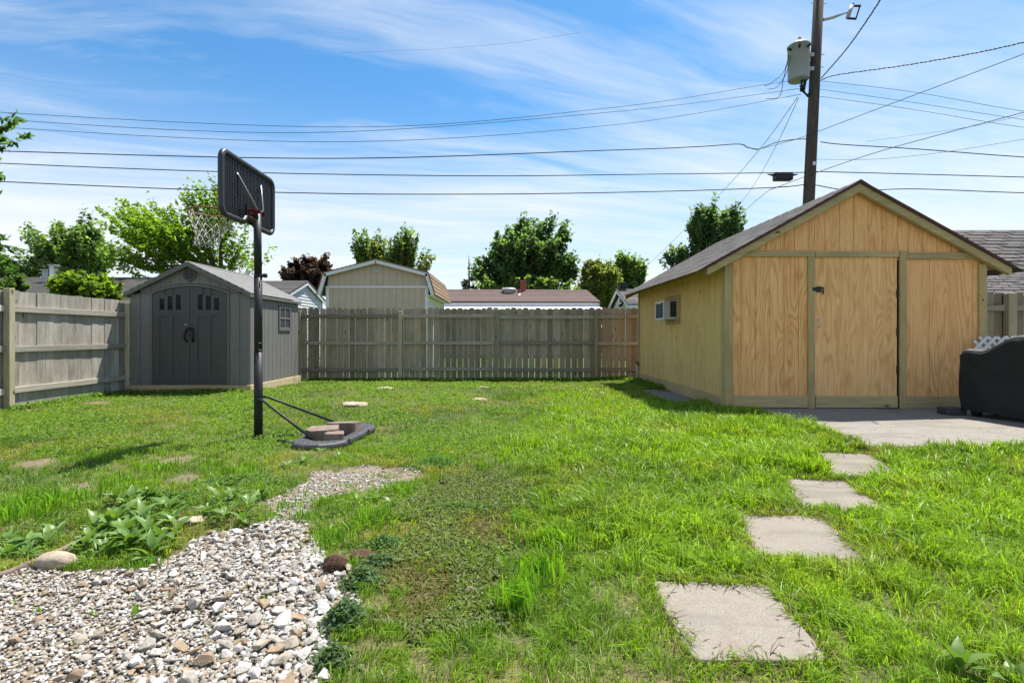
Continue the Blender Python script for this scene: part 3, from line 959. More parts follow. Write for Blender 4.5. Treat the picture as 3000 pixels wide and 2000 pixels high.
# trim boards, front
ty0, ty1 = GY0 - 0.028, GY0 - 0.001
box('corner_board', M['trim'], ga, GX0 - 0.020, GX0 + 0.098, ty0, ty1, 0.070, 2.12, 0.004)
box('corner_board', M['trim_y'], ga, GX1 - 0.098, GX1 + 0.012, ty0, ty1, 0.070, 2.12, 0.004)
box('trim_board', M['trim'], ga, 4.247, 4.342, ty0 - .002, ty1, 0.080, 2.218, 0.004)
box('trim_board', M['trim'], ga, 5.540, 5.636, ty0 - .002, ty1, 0.075, 2.30, 0.004)
box('trim_board', M['trim_h'], ga, GX0 + 0.100, 4.345, ty0 - .001, ty1, 2.220, 2.300, 0.004)
box('trim_board', M['trim_h'], ga, 4.350, 5.525, ty0 - .008, ty1, 2.213, 2.292, 0.004)
box('trim_board', M['trim_h'], ga, 5.638, GX1 - 0.060, ty0 - .003, ty1, 2.185, 2.275, 0.004)
box('kick_board', M['trim_h'], ga, GX0 + 0.100, 4.245, ty0, ty1, 0.088, 0.262, 0.004)
box('kick_board', M['trim_h'], ga, 5.638, GX1 - 0.100, ty0, ty1, 0.078, 0.250, 0.004)
# side wall: three plywood sheets with grooves, along Y
for k, (a, b) in enumerate(((GY0 + .02, 8.46), (8.463, 9.68), (9.683, 10.90), (10.903, GY1 - .01))):
    mb = MB()
    ys = [a] + [y for y in np.arange(a + 0.12, b - 0.03, 0.203)] + [b]
    for p, q in zip(ys[:-1], ys[1:]):
        mb.box(GX0 - 0.0, GX0 + 0.016, p + (.003 if p > a else 0), q - (.003 if q < b else 0), 0.14, 2.22)
    mb.box(GX0 + .008, GX0 + 0.0155, a, b, 0.141, 2.219)
    mb.build('siding_panel', M['ply_side'], ga)
box('corner_board', M['trim'], ga, GX0 - 0.0205, GX0 - .0005, GY0 + .0005, GY0 + 0.11, 0.070, 2.25, 0.004)
box('corner_board', M['trim'], ga, GX0 - 0.0195, GX0 - .0005, GY1 - 0.10, GY1, 0.070, 2.15, 0.004)
box('kick_board', M['trim_y'], ga, GX0 - 0.0185, GX0 - .001, GY0 + 0.112, GY1 - .102, 0.055, 0.235, 0.004)
box('siding_panel', M['ply_side'], ga, GX1 - .016, GX1, GY0 + .02, GY1, 0.1, 2.2, 0)
box('siding_panel', M['ply_side'], ga, GX0 + .02, GX1 - .02, GY1 - .012, GY1 + .004, 0.1, 2.2, 0)
# roof deck, rafters, rake boards, drip edge and shingles
RO = 0.295                                  # eave overhang
gy_f, gy_b = GY0 - 0.11, GY1 + 0.12
rz = lambda x: 3.262 - gslope * abs(x - GCX)
for sgn in (-1, 1):
    half = (GX1 - GX0) / 2 + RO
    xo = GCX + sgn * half
    deck = [(GCX, rz(GCX)), (xo, rz(xo)), (xo, rz(xo) - 0.02), (GCX, rz(GCX) - .02)]
    roof = MB().prism(deck, 'y', gy_f + .012, gy_b).build('roof_deck', M['rail'], ga)
    rake = [(GCX, rz(GCX) - .022), (xo - sgn * .0, rz(xo) - .022), (xo - sgn * .0, rz(xo) - .115), (xo - sgn * .02, rz(xo) - .125), (GCX, rz(GCX) - .150)]
    MB().prism(rake, 'y', gy_f + 0.012, GY0 - 0.030).build('rake_board', M['trim_h'], ga, bevel=0.004)
    MB().prism(rake, 'y', GY1 + 0.05, GY1 + .09).build('rake_board', M['trim_h'], ga, bevel=0.004)
    drip = [(GCX, rz(GCX) + .014), (xo + sgn * .03, rz(xo + .03 * sgn) + .014), (xo + sgn * .03, rz(xo + .03 * sgn) - .030), (GCX, rz(GCX) - .030)]
    MB().prism(drip, 'y', gy_f - 0.012, gy_f + 0.010).build('drip_edge', M['maroon'], ga)
    for k in range(8):
        yy = GY0 + 0.35 + k * 0.61
        ra = [(GX0 if sgn < 0 else GX1, rz(GX0) - .022), (xo - sgn * .02, rz(xo - sgn * .02) - .022), (xo - sgn * .02, rz(xo) - .085), (GX0 if sgn < 0 else GX1, rz(GX0) - .12)]
        MB().prism(ra, 'y', yy, yy + .04).build('rafter_tail', M['trim_y'], ga)
    # shingle tabs
    L = math.hypot(half + .05, gslope * (half + .05))
    ang = math.atan(gslope)
    exp_, tabw, th = 0.152, 0.33, 0.009
    ncr = int(L / exp_) + 1
    tab = MB().prism([(0, 0), (exp_ + 0.03, 0.002), (exp_ + 0.03, -th * .3), (0, th * .1)], 'y', 0, tabw - 0.005)
    # local: x down slope, thick at the butt
    tab = MB().add([(0, 0, 0), (exp_ + .03, 0, th * .6), (exp_ + .03, tabw - .006, th * .6), (0, tabw - .006, 0), (exp_ + .03, 0, -.002), (exp_ + .03, tabw - .006, -.002)],
                   [(0, 1, 2, 3), (1, 4, 5, 2), (0, 4, 1), (3, 2, 5)])
    tme, _ = tab.mesh('shingle', M['shingle_grey'], centre=False)
    if sgn < 0:
        for c in range(ncr):
            s0 = c * exp_
            off = (0.0, 0.165, 0.08)[c % 3]
            yk = gy_f - .008 - off
            while yk < gy_b:
                wdt = tabw
                y_a = max(yk, gy_f - .01)
                sc = (min(yk + tabw, gy_b + .01) - y_a) / tabw
                if sc > 0.08:
                    dx, dz = s0 * math.cos(ang), -s0 * math.sin(ang)
                    instance('shingle', tme, (GCX - dx, y_a, rz(GCX) + 0.006 + dz + rr.uniform(0, .003)), roof, rot=(0, R(180) - ang, 0), scale=(1, 1, 1))
                    ob = COL.objects[-1]
                    ob.rotation_euler = (0, -ang, 0)
                    ob.scale = (-1, sc, 1)
                yk += tabw
    else:
        for c in range(ncr):
            s0 = c * exp_
            dx, dz = s0 * math.cos(ang), -s0 * math.sin(ang)
            ob = instance('shingle_course', tme, (GCX + dx, gy_f - .01, rz(GCX) + 0.006 + dz), roof, rot=(0, ang, 0), scale=(1, (gy_b - gy_f + .02) / tabw, 1))
cap = MB()
for k in range(16):
    yy = gy_f - .016 + k * 0.31
    z = rz(GCX) + .012
    cap.add([(GCX - .13, yy, z - .072), (GCX, yy, z + .010), (GCX + .13, yy, z - .072), (GCX - .13, yy + .33, z - .078), (GCX, yy + .33, z + .003), (GCX + .13, yy + .33, z - .078),
             (GCX - .13, yy, z - .078), (GCX, yy, z - .0), (GCX + .13, yy, z - .078)], [(0, 1, 4, 3), (1, 2, 5, 4), (0, 6, 7, 1), (1, 7, 8, 2)])
cap.build('ridge_cap', M['shingle_grey'], ga)

# air conditioner in the side wall
ac = thing('air_conditioner', (2.96, 9.55, 1.40), 'grey window air conditioner sticking out of the plywood side wall', 'air conditioner')
ax0, ax1, ay0, ay1, az0, az1 = 2.835, 3.088, 9.29, 9.81, 1.396, 1.735
box('casing', M['ac_case'], ac, ax0 + .012, ax1, ay0, ay1, az0, az1, 0.008)
fr = MB().box(ax0, ax0 + .011, ay0, ay1, az1 - .03, az1).box(ax0, ax0 + .011, ay0, ay1, az0, az0 + .03).box(ax0, ax0 + .011, ay0, ay0 + .03, az0 + .03, az1 - .03).box(ax0, ax0 + .011, ay1 - .03, ay1, az0 + .03, az1 - .03)
fr.box(ax0 - .002, ax0 + .010, 9.50, 9.60, az1 - .048, az1 - .031)
fr.build('coil_frame', M['white'], ac, bevel=0.002)
box('coil', M['ac_grille'], ac, ax0 + .004, ax0 + .011, ay0 + .03, ay1 - .03, az0 + .03, az1 - .03, 0)
lv = box('louvre_panel', M['ac_grille'], ac, 2.955, 3.085, ay0 - .003, ay0 - .0005, az0 + .045, az1 - .012, 0)
for k in range(14):
    zc = az0 + .06 + k * .0185
    box('louvre', M['hoop_black'], lv, 2.957, 3.083, ay0 - .010, ay0 - .0035, zc, zc + .006, 0)
sk = MB().box(3.066, 3.0885, 9.14, 9.288, 1.318, 1.838).box(3.066, 3.0885, 9.289, 9.95, 1.737, 1.838).box(3.066, 3.0885, 9.289, 9.95, 1.318, 1.394).box(3.066, 3.0885, 9.812, 9.95, 1.394, 1.737)
sk.build('surround_board', M['trim_y'], ac, bevel=0.004)

# spigot pipe at the rear corner
sp = thing('water_pipe', (3.02, 11.9, 0), 'thin standpipe with tap at the far corner of the garage', 'pipe')
MB().tube([(3.02, 11.93, -.05), (3.02, 11.93, 0.45)], 0.018, 8).build('pipe', M['grey_metal'], sp, smooth=True)
MB().tube([(3.02, 11.93, 0.45), (3.02, 11.86, 0.46), (3.02, 11.82, .42)], 0.02, 8).tube([(2.98, 11.9, .49), (3.06, 11.9, .49)], .01, 6).build('tap', M['black'], sp, smooth=True)

# ------------------------------------------------------------------ covered grill, block, lattice
gr = thing('covered_grill', (6.3, 6.0, 0.08), 'barbecue grill under a black fabric cover on the slab', 'grill')
dirv = Vector((0.30, -0.955, 0)).normalized()
nrm = Vector((0.955, 0.30, 0)).normalized()
O = Vector((5.86, 6.62, 0.0))
prof = [(0.0, 0.135), (-0.012, 0.55), (-0.004, 0.86), (0.012, 0.905), (0.05, 0.918), (0.20, 0.925), (0.30, 0.950), (0.40, 1.010), (0.46, 1.055), (0.55, 1.085), (0.80, 1.105), (1.05, 1.095),
        (1.16, 1.06), (1.24, 0.98), (1.33, 0.93), (1.55, 0.918), (1.60, 0.90), (1.615, 0.6), (1.60, 0.135)]
mb = MB()
secs = [(0.0, 0.985, 0.0), (0.03, 0.998, 0.0), (0.10, 1.0, 0.014), (0.30, 1.0, 0.016), (0.52, 1.0, 0.014), (0.60, 0.998, 0), (0.63, 0.985, 0)]
vs, fs = [], []
rr2 = random.Random(3)
for si, (t, k, lift) in enumerate(secs):
    for pi_, (s, z) in enumerate(prof):
        top = z > 0.88
        zz_ = z * (k if top else 1) + (lift if top else 0) - (0.03 if si in (0, len(secs) - 1) and top else 0)
        w = 0.0 if top else 0.010 * math.sin(7 * s + 3 * z + 5 * t)
        p = O + dirv * s + nrm * (t + w * (1 if si else -1)) + Vector((0, 0, zz_ + rr2.uniform(-.004, .004)))
        vs.append(p)
n_ = len(prof)
for si in range(len(secs) - 1):
    for k in range(n_ - 1):
        fs.append((si * n_ + k, si * n_ + k + 1, (si + 1) * n_ + k + 1, (si + 1) * n_ + k))
fs.append(tuple(range(n_)))
fs.append(tuple(range((len(secs) - 1) * n_, len(secs) * n_))[::-1])
# finer near face: add inner rows so the cloth can fold
mb.add(vs, fs)
cv = mb.build('fabric_cover', M['cover'], gr, smooth=False)
m = cv.modifiers.new('tri', 'TRIANGULATE')
m = cv.modifiers.new('sub', 'SUBSURF'); m.subdivision_type = 'SIMPLE'; m.levels = 3; m.render_levels = 3
tx = bpy.data.textures.new('cloth folds', 'CLOUDS'); tx.noise_scale = 0.22
m = cv.modifiers.new('folds', 'DISPLACE'); m.texture = tx; m.strength = 0.05; m.mid_level = 0.5
m = cv.modifiers.new('soft', 'SMOOTH'); m.iterations = 2; m.factor = 0.5
for pl in cv.data.polygons: pl.use_smooth = True
for s, t in ((0.12, 0.1), (0.12, 0.5), (1.45, 0.1), (1.45, 0.5)):
    c = O + dirv * s + nrm * t
    MB().tube([(c.x - .03, c.y, 0.135), (c.x + .03, c.y, 0.135)], 0.055, 14).build('wheel', M['black'], gr, smooth=False)
    MB().tube([(c.x, c.y, 0.13), (c.x, c.y, 0.5)], 0.018, 8).build('leg', M['hoop_black'], gr)
seam = MB().tube([O + dirv * s + nrm * 0.33 + Vector((0, 0, z + .022)) for s, z in prof[6:14]], 0.006, 6)
seam.build('seam', M['black'], gr)
blk = MB().box(5.70, 5.95, 6.62, 6.80, 0.082, 0.172).build('paver_block', M['base_black'], None, bevel=0.01, seg=2)
tag(blk, 'low dark block on the slab at the foot of the covered grill', 'block')

la = thing('lattice_panel', (7.0, 7.16, 0.08), 'white plastic lattice panel standing between grill and garage corner', 'lattice')
lx0, lx1, lz0, lz1, ly = 6.50, 7.70, 0.10, 1.105, 7.13


def lat(sign, yo):
    k = -1.3
    pitch = 0.125
    while k < 2.4:
        # strip along direction (1, sign) clipped to the panel
        pts = []
        for t in np.linspace(-2, 2, 161):
            x = lx0 + k + t * 0.7071 * sign; z = lz0 + t * 0.7071
            if lx0 <= x <= lx1 and lz0 <= z <= lz1: pts.append((x, z))
        if len(pts) > 4:
            a, b = pts[0], pts[-1]
            d = Vector((b[0] - a[0], 0, b[1] - a[1])).normalized(); nn = Vector((-d.z, 0, d.x)) * 0.019
            A, B = Vector((a[0], yo, a[1])), Vector((b[0], yo, b[1]))
            mb = MB().add([A - nn, B - nn, B + nn, A + nn, A - nn + Vector((0, .008, 0)), B - nn + Vector((0, .008, 0)), B + nn + Vector((0, .008, 0)), A + nn + Vector((0, .008, 0))],
                          [(0, 1, 2, 3), (7, 6, 5, 4), (0, 4, 5, 1), (1, 5, 6, 2), (2, 6, 7, 3), (3, 7, 4, 0)])
            mb.build('lattice_strip', M['vinyl'], la)
        k += pitch


lat(1, ly)
lat(-1, ly + 0.009)

# ------------------------------------------------------------------ basketball hoop
PXX, PYY = -2.712, 5.58
hp = thing('basketball_hoop', (PXX, PYY, 0), 'portable basketball hoop seen from behind, leaning on a black base', 'basketball hoop')
pz = float(gz(PXX, PYY))
pole = MB().tube([(PXX, PYY, pz - .02), (PXX, PYY, 0.93)], 0.045, 20).build('pole', M['hoop_black'], hp, smooth=True)
MB().tube([(PXX, PYY, 0.93), (PXX - .003, PYY, 1.76)], 0.0425, 20).build('pole', M['hoop_black'], hp, smooth=True)
MB().tube([(PXX - .003, PYY, 1.76), (PXX - .012, PYY, 2.455)], 0.040, 20).build('pole', M['hoop_black'], hp, smooth=True)
MB().lathe([(0.0, 0), (0.048, 0), (0.05, .012), (0.048, .02)], (PXX, PYY, 1.750), 20).build('collar', M['black'], hp)
MB().tube([(PXX + .04, PYY - .02, 1.76), (PXX + .062, PYY - .025, 1.76), (PXX + .066, PYY - .025, 1.76), (PXX + .10, PYY - .03, 1.76), (PXX + .106, PYY - .03, 1.76)], [.008, .008, .022, .026, .012], 12).build('knob', M['black'], hp, smooth=True)
for z in (0.955, 1.03):
    MB().tube([(PXX + .02, PYY - .036, z), (PXX + .055, PYY - .05, z)], .005, 6).build('bolt', M['steel'], hp)
# backboard: plane X = BX, along Y
BX = -2.83
by0, by1, bz0, bz1 = 5.03, 6.13, 2.32, 2.945
rad = 0.085


def rrect(y0, y1, z0, z1, r, n=6):
    out = []
    for cy, cz, a0 in ((y1 - r, z1 - r, 0), (y0 + r, z1 - r, 90), (y0 + r, z0 + r, 180), (y1 - r, z0 + r, 270)):
        for k in range(n + 1):
            a = R(a0 + 90 * k / n)
            out.append((cy + r * math.cos(a), cz + r * math.sin(a)))
    return out


board = MB().prism(rrect(by0 + .01, by1 - .01, bz0 + .01, bz1 - .01, rad), 'x', BX - 0.012, BX).build('backboard', M['board_black'], hp)
# moulded rim of the board with a bottom notch where the pole passes
ring = rrect(by0, by1, bz0, bz1, rad, 8)
cmid = (by0 + by1) / 2
rp = []
for k in range(len(ring)):
    a, b = ring[k], ring[(k + 1) % len(ring)]
    rp.append(a)
path = [(BX + .018, p[0], p[1]) for p in rp]
fm = MB()
pts3 = []
for p in path:
    pts3.append(p)
# bottom edge rises into a notch at the pole
bi = [k for k in range(len(ring)) if abs(ring[k][1] - bz0) < 1e-4]
first, last = bi[0], bi[-1]
seq = []
for k, p in enumerate(path):
    seq.append(p)
    if abs(p[2] - bz0) < 1e-4 and p[1] < cmid and (k + 1 < len(path)) and path[k + 1][1] > cmid:
        for q in ((cmid - .17, bz0), (cmid - .12, bz0 + .015), (cmid - .09, bz0 + .05), (cmid - .05, bz0 + .065), (cmid + .05, bz0 + .065), (cmid + .09, bz0 + .05), (cmid + .12, bz0 + .015), (cmid + .17, bz0)):
            seq.append((BX + .018, q[0], q[1]))
fm.tube(seq, 0.030, 10, closed=True)
fm.build('board_rim', M['board_black'], board, smooth=True)
gm = MB()
nyr, nzr = 34, 20
for k in range(1, nyr):
    y = by0 + .03 + (by1 - by0 - .06) * k / nyr
    gm.box(BX, BX + .026, y - .0035, y + .0035, bz0 + .035, bz1 - .03)
for k in range(1, nzr):
    z = bz0 + .03 + (bz1 - bz0 - .06) * k / nzr
    gm.box(BX, BX + .0225, by0 + .03, by1 - .03, z - .0035, z + .0035)
tag(gm.build('rib_grid', M['board_black'], board), kind='stuff')
# mounting bracket, braces, rim, net
MB().box(BX + .02, BX + .04, cmid - .085, cmid - .070, 2.37, 2.53).box(BX + .02, BX + .04, cmid + .070, cmid + .085, 2.37, 2.53).box(BX + .02, BX + .032, cmid - .07, cmid + .07, 2.37, 2.39).build('mounting_plate', M['black'], hp, bevel=.002)
MB().box(BX + .03, PXX + .05, PYY - .056, PYY - .048, 2.425, 2.475).box(BX + .03, PXX + .05, PYY + .048, PYY + .056, 2.425, 2.475).build('bracket', M['red'], hp, bevel=.002)
MB().tube([(PXX + .02, PYY - .07, 2.465), (PXX + .02, PYY + .07, 2.465)], .009, 8).tube([(PXX - .05, PYY - .07, 2.43), (PXX - .05, PYY + .07, 2.43)], .007, 8).build('bolt', M['steel'], hp)
for ysgn, zz_ in ((-1, 2.78), (1, 2.80)):
    MB().tube([(PXX + .025, PYY + ysgn * .06, 2.462), (BX + .03, PYY + ysgn * .245, zz_), (BX + .02, PYY + ysgn * .262, zz_ + .02)], .0085, 8).build('brace', M['steel'], hp, smooth=True)
RZ = 2.455
RC = (BX - 0.15 - 0.228, PYY - .0)
ringp = [(RC[0] + .228 * math.cos(2 * math.pi * k / 36), RC[1] + .228 * math.sin(2 * math.pi * k / 36), RZ + .0) for k in range(36)]
rim = MB().tube(ringp, 0.0085, 8, closed=True).build('rim', M['rim'], hp, smooth=True)
MB().tube([(RC[0] + .16, RC[1] - .165, RZ), (BX - .012, RC[1] - .075, RZ - .012), (BX + .03, RC[1] - .075, RZ - .045), (PXX, PYY - .03, RZ - .11)], 0.0075, 8).tube([(RC[0] + .16, RC[1] + .165, RZ), (BX - .012, RC[1] + .075, RZ - .012), (BX + .03, RC[1] + .075, RZ - .045), (PXX, PYY + .03, RZ - .11)], 0.0075, 8).build('rim_bracket', M['rim'], hp, smooth=True)
net = MB()
NN = 12
levels = [(0.225, 0.0), (0.200, .085), (0.165, .16), (0.138, .225), (0.122, .28), (0.115, .33), (0.122, .375)]
rrn = random.Random(8)
jit = {}


def npt(k, j):
    key = (k % (2 * NN), j)
    if key not in jit:
        jit[key] = (rrn.uniform(-.012, .012), rrn.uniform(-.010, .010))
    r, d = levels[j]
    a = 2 * math.pi * k / (2 * NN) + jit[key][0] * 3 * (j > 0)
    return Vector((RC[0] + (r + jit[key][0] * (j > 0)) * math.cos(a) - .012 * j, RC[1] + r * math.sin(a), RZ - d + jit[key][1] * (j > 0)))


for k in range(NN):
    # each loop leaves the rim and parts to both sides, then makes diamonds
    for j in range(len(levels) - 1):
        kk = 2 * k + (j % 2)
        net.tube([npt(kk, j), (npt(kk, j) + npt(kk + 1, j + 1)) / 2 + Vector((0, 0, -.004)), npt(kk + 1, j + 1)], .0034, 5)
        net.tube([npt(kk, j), (npt(kk, j) + npt(kk - 1, j + 1)) / 2 + Vector((0, 0, -.004)), npt(kk - 1, j + 1)], .0034, 5)
net.build('net', M['net'], hp, smooth=True)
# base tank: trapezoid with rounded corners and a hollow
zb = float(gz(-1.85, 5.4)) + 0.0
HB = 0.066
bo = [(-2.16, 5.06), (-2.10, 4.93), (-2.00, 4.87), (-1.80, 4.86), (-1.66, 4.93), (-1.58, 5.06), (-1.50, 5.78), (-1.50, 5.95), (-1.56, 6.08), (-1.68, 6.16), (-1.98, 6.20), (-2.12, 6.14), (-2.18, 6.02)]
bc = (-1.84, 5.52)
bo = [(bc[0] + (p[0] - bc[0]) * .93, bc[1] + (p[1] - bc[1]) * .95) for p in bo]


def shrink(poly, k):
    return [(bc[0] + (p[0] - bc[0]) * k, bc[1] + (p[1] - bc[1]) * (1 - (1 - k) * .55)) for p in poly]


vs, fs = [], []
for k, z in ((0.95, -0.03), (1.0, 0.03), (1.0, HB - .03), (0.975, HB - .008), (0.93, HB), (0.86, HB), ):
    vs += [(p[0], p[1], zb + z) for p in shrink(bo, k)]
hol = [(-2.02, 5.22), (-1.98, 5.14), (-1.90, 5.10), (-1.80, 5.10), (-1.74, 5.14), (-1.70, 5.24), (-1.67, 5.60), (-1.67, 5.72), (-1.70, 5.80), (-1.76, 5.86), (-1.92, 5.90), (-2.00, 5.86), (-2.03, 5.74)]
vs += [(p[0], p[1], zb + HB - .004) for p in hol] + [(bc[0] + (p[0] - bc[0]) * .93, bc[1] + (p[1] - bc[1]) * .96, zb + HB - .05) for p in hol]
nb = len(bo)
for r_ in range(7):
    for k in range(nb):
        fs.append((r_ * nb + k, r_ * nb + (k + 1) % nb, (r_ + 1) * nb + (k + 1) % nb, (r_ + 1) * nb + k))
fs.append(tuple(range(7 * nb, 8 * nb)))
fs.append(tuple(range(nb))[::-1])
base = MB().add(vs, fs).build('base_tank', M['base_black'], hp, smooth=False, bevel=0.006, seg=2)
tread = MB()
rt = random.Random(2)
for i in range(9):
    for j in range(22):
        x = -2.08 + i * 0.064 + (j % 2) * .03; y = 4.95 + j * 0.055
        if inside(shrink(bo, .84), [x], [y])[0] and not inside([(bc[0] + (p[0] - bc[0]) * 1.12, bc[1] + (p[1] - bc[1]) * 1.08) for p in hol], [x], [y])[0]:
            a = R(45 if (i + j) % 2 else -45)
            d = Vector((math.cos(a), math.sin(a), 0)) * .016; nn = Vector((-d.y, d.x, 0)) * .35
            c = Vector((x, y, zb + HB - .002))
            tread.add([c - d - nn, c + d - nn, c + d + nn, c - d + nn, c - d * .6 - nn * .4 + Vector((0, 0, .006)), c + d * .6 - nn * .4 + Vector((0, 0, .006)), c + d * .6 + nn * .4 + Vector((0, 0, .006)), c - d * .6 + nn * .4 + Vector((0, 0, .006))],
                      [(0, 1, 5, 4), (1, 2, 6, 5), (2, 3, 7, 6), (3, 0, 4, 7), (4, 5, 6, 7)])
tag(tread.build('tread_pattern', M['base_black'], base), kind='stuff')
for yy, xx in ((5.16, -1.592), (5.66, -1.532)):
    MB().lathe([(0.0, -.006), (.016, -.006), (.018, 0), (.016, .006), (0, .006)], (0, 0, 0), 14).build('cap', M['black'], base)
    ob = COL.objects[-1]; ob.rotation_euler = (0, R(90), 0); ob.location = (xx, yy, zb + .06); 
# struts from the pole
MB().tube([(PXX + .02, PYY - .05, .425), (PXX + .09, PYY - .07, .405), (-1.985, 5.19, zb + HB + .005)], .0135, 10).build('strut', M['hoop_black'], hp, smooth=True)
MB().tube([(PXX + .02, PYY + .05, .440), (PXX + .09, PYY + .07, .425), (-1.93, 5.96, zb + HB + .005)], .0135, 10).build('strut', M['hoop_black'], hp, smooth=True)
MB().tube([(-2.52, 5.50, zb + .02), (-2.10, 5.60, zb + .045)], .014, 8).build('ground_rod', M['hoop_black'], hp, smooth=True)
MB().tube([(-2.33, 5.20, zb + .045), (-2.14, 5.13, zb + .04)], .014, 8).build('ground_rod', M['hoop_black'], hp, smooth=True)
MB().lathe([(0, 0), (.06, 0), (.058, .05), (.046, .055)], (PXX, PYY, pz - .02), 18).build('pole_foot', M['black'], hp)


def block(label, c, rot, sx, sy, sz, cut):
    pts = [(-sx / 2, -sy / 2 + cut), (-sx / 2 + cut, -sy / 2), (sx / 2 - cut * .5, -sy / 2), (sx / 2, -sy / 2 + cut * .6), (sx / 2 - .02, sy / 2), (-sx / 2 + .03, sy / 2)]
    mb = MB().prism(pts, 'z', 0, sz)
    o = mb.build('retaining_block', M['paver'], None, bevel=0.006, seg=2)
    o.location = (c[0], c[1], c[2] + sz / 2)
    WPOS[o.name] = o.location.copy()
    o.rotation_euler = rot
    tag(o, label, 'block', 'wall blocks weighing down the hoop base')


zt = zb + HB
block('largest tan wall block on the hoop base, nearest the pole', (-1.93, 5.36, zt - .045), (R(3), R(-2), R(8)), 0.33, 0.24, 0.125, .07)
block('wall block lying at the back of the hoop base', (-1.82, 5.70, zt - .045), (R(-4), R(-3), R(-12)), 0.36, 0.20, 0.125, .05)
block('smallest brown wall block in front on the hoop base', (-1.76, 5.22, zt - .046), (R(2), R(1), R(10)), 0.20, 0.15, 0.105, .03)

# ------------------------------------------------------------------ neighbour buildings
# beige gambrel barn
BD = 17.0
bn = thing('gambrel_barn', (-4.32, 19, 0), 'beige barn shed with white trim and tan gambrel roof', 'shed')
bx0, bx1, bcx = -6.0, -2.63, -4.32
bL = [(-6.24, 2.42), (-6.03, 3.13), (bcx, 3.57), (-2.61, 3.13), (-2.40, 2.42)]      # roof line
MB().prism([(bx0, -.05), (bx1, -.05), (bx1, 2.45), (-2.68, 3.08), (bcx, 3.50), (-5.95, 3.08), (bx0, 2.45)], 'y', BD + .02, BD + 4.35).build('inner_wall', M['cream'], bn)


def barn_top(x):
    t = abs(x - bcx)
    return 3.50 - (3.50 - 3.085) * min(t, 1.66) / 1.66


nst = 16
for k in range(nst):
    a = bx0 + (bx1 - bx0) * k / nst + .004; b = bx0 + (bx1 - bx0) * (k + 1) / nst - .004
    MB().prism([(a, -.04), (b, -.04), (b, 2.66), (a, 2.66)], 'y', BD, BD + .03).build('siding_board', M['barn'], bn)
    a2, b2 = max(a, bx0 + .06), min(b, bx1 - .06)
    pts = [(a2, 2.735), (b2, 2.735), (b2, barn_top(b2))] + ([(bcx, barn_top(bcx))] if a2 < bcx < b2 else []) + [(a2, barn_top(a2))]
    MB().prism(pts, 'y', BD, BD + .03).build('siding_board', M['barn'], bn)
box('band_board', M['white'], bn, bx0 - .02, bx1 + .02, BD - .03, BD + .001, 2.663, 2.733)
box('corner_board', M['white'], bn, bx0 - .02, bx0 + .09, BD - .025, BD - .001, -.05, 2.66)
box('corner_board', M['white'], bn, bx1 - .10, bx1 + .015, BD - .025, BD - .001, -.05, 2.66)
box('corner_board', M['white'], bn, bx1 + .001, bx1 + .02, BD + .001, BD + .10, -.05, 2.50)
bv = box('vent', M['barn'], bn, bcx - .17, bcx + .17, BD - .012, BD - .001, 3.16, 3.34)
for k in range(3):
    box('vent_slot', M['grey_metal'], bv, bcx - .155 + k * .105, bcx - .065 + k * .105, BD - .02, BD - .0125, 3.175, 3.325, 0)
for (p, q) in zip(bL[:-1], bL[1:]):
    d = Vector((q[0] - p[0], q[1] - p[1])).normalized(); nrm2 = Vector((-d.y, d.x))
    if nrm2.y < 0 or (abs(nrm2.y) < .3 and (nrm2.x > 0) != (p[0] > bcx)): nrm2 = -nrm2
    t0, t1 = .10, .035
    MB().prism([p, q, (q[0] - nrm2.x * t0, q[1] - nrm2.y * t0), (p[0] - nrm2.x * t0, p[1] - nrm2.y * t0)], 'y', BD - .21, BD - .12).build('rake_board', M['white'], bn)
    MB().prism([(p[0] + nrm2.x * t1, p[1] + nrm2.y * t1), (q[0] + nrm2.x * t1, q[1] + nrm2.y * t1), (q[0], q[1]), (p[0], p[1])], 'y', BD - .19, BD + 4.5).build('roof_plane', M['shingle_tan'], bn)
    rp_ = COL.objects[-1]
    # courses as raised rows on each plane
    nrow = max(3, int((Vector(q) - Vector(p)).length / .14))
    for k in range(nrow):
        f0, f1 = k / nrow, (k + 1) / nrow
        pa = Vector(p) + (Vector(q) - Vector(p)) * f0; pb = Vector(p) + (Vector(q) - Vector(p)) * f1
        up0, up1 = (.052, .036) if p[1] < q[1] else (.036, .052)
        MB().prism([(pa.x + nrm2.x * up0, pa.y + nrm2.y * up0), (pb.x + nrm2.x * up1, pb.y + nrm2.y * up1), (pb.x + nrm2.x * t1, pb.y + nrm2.y * t1), (pa.x + nrm2.x * t1, pa.y + nrm2.y * t1)], 'y', BD - .195, BD + 4.51).build('shingle_course', M['shingle_tan'], rp_)
box('soffit', M['white'], bn, bx1 + .021, -2.42, BD - .15, BD + 4.4, 2.40, 2.425)


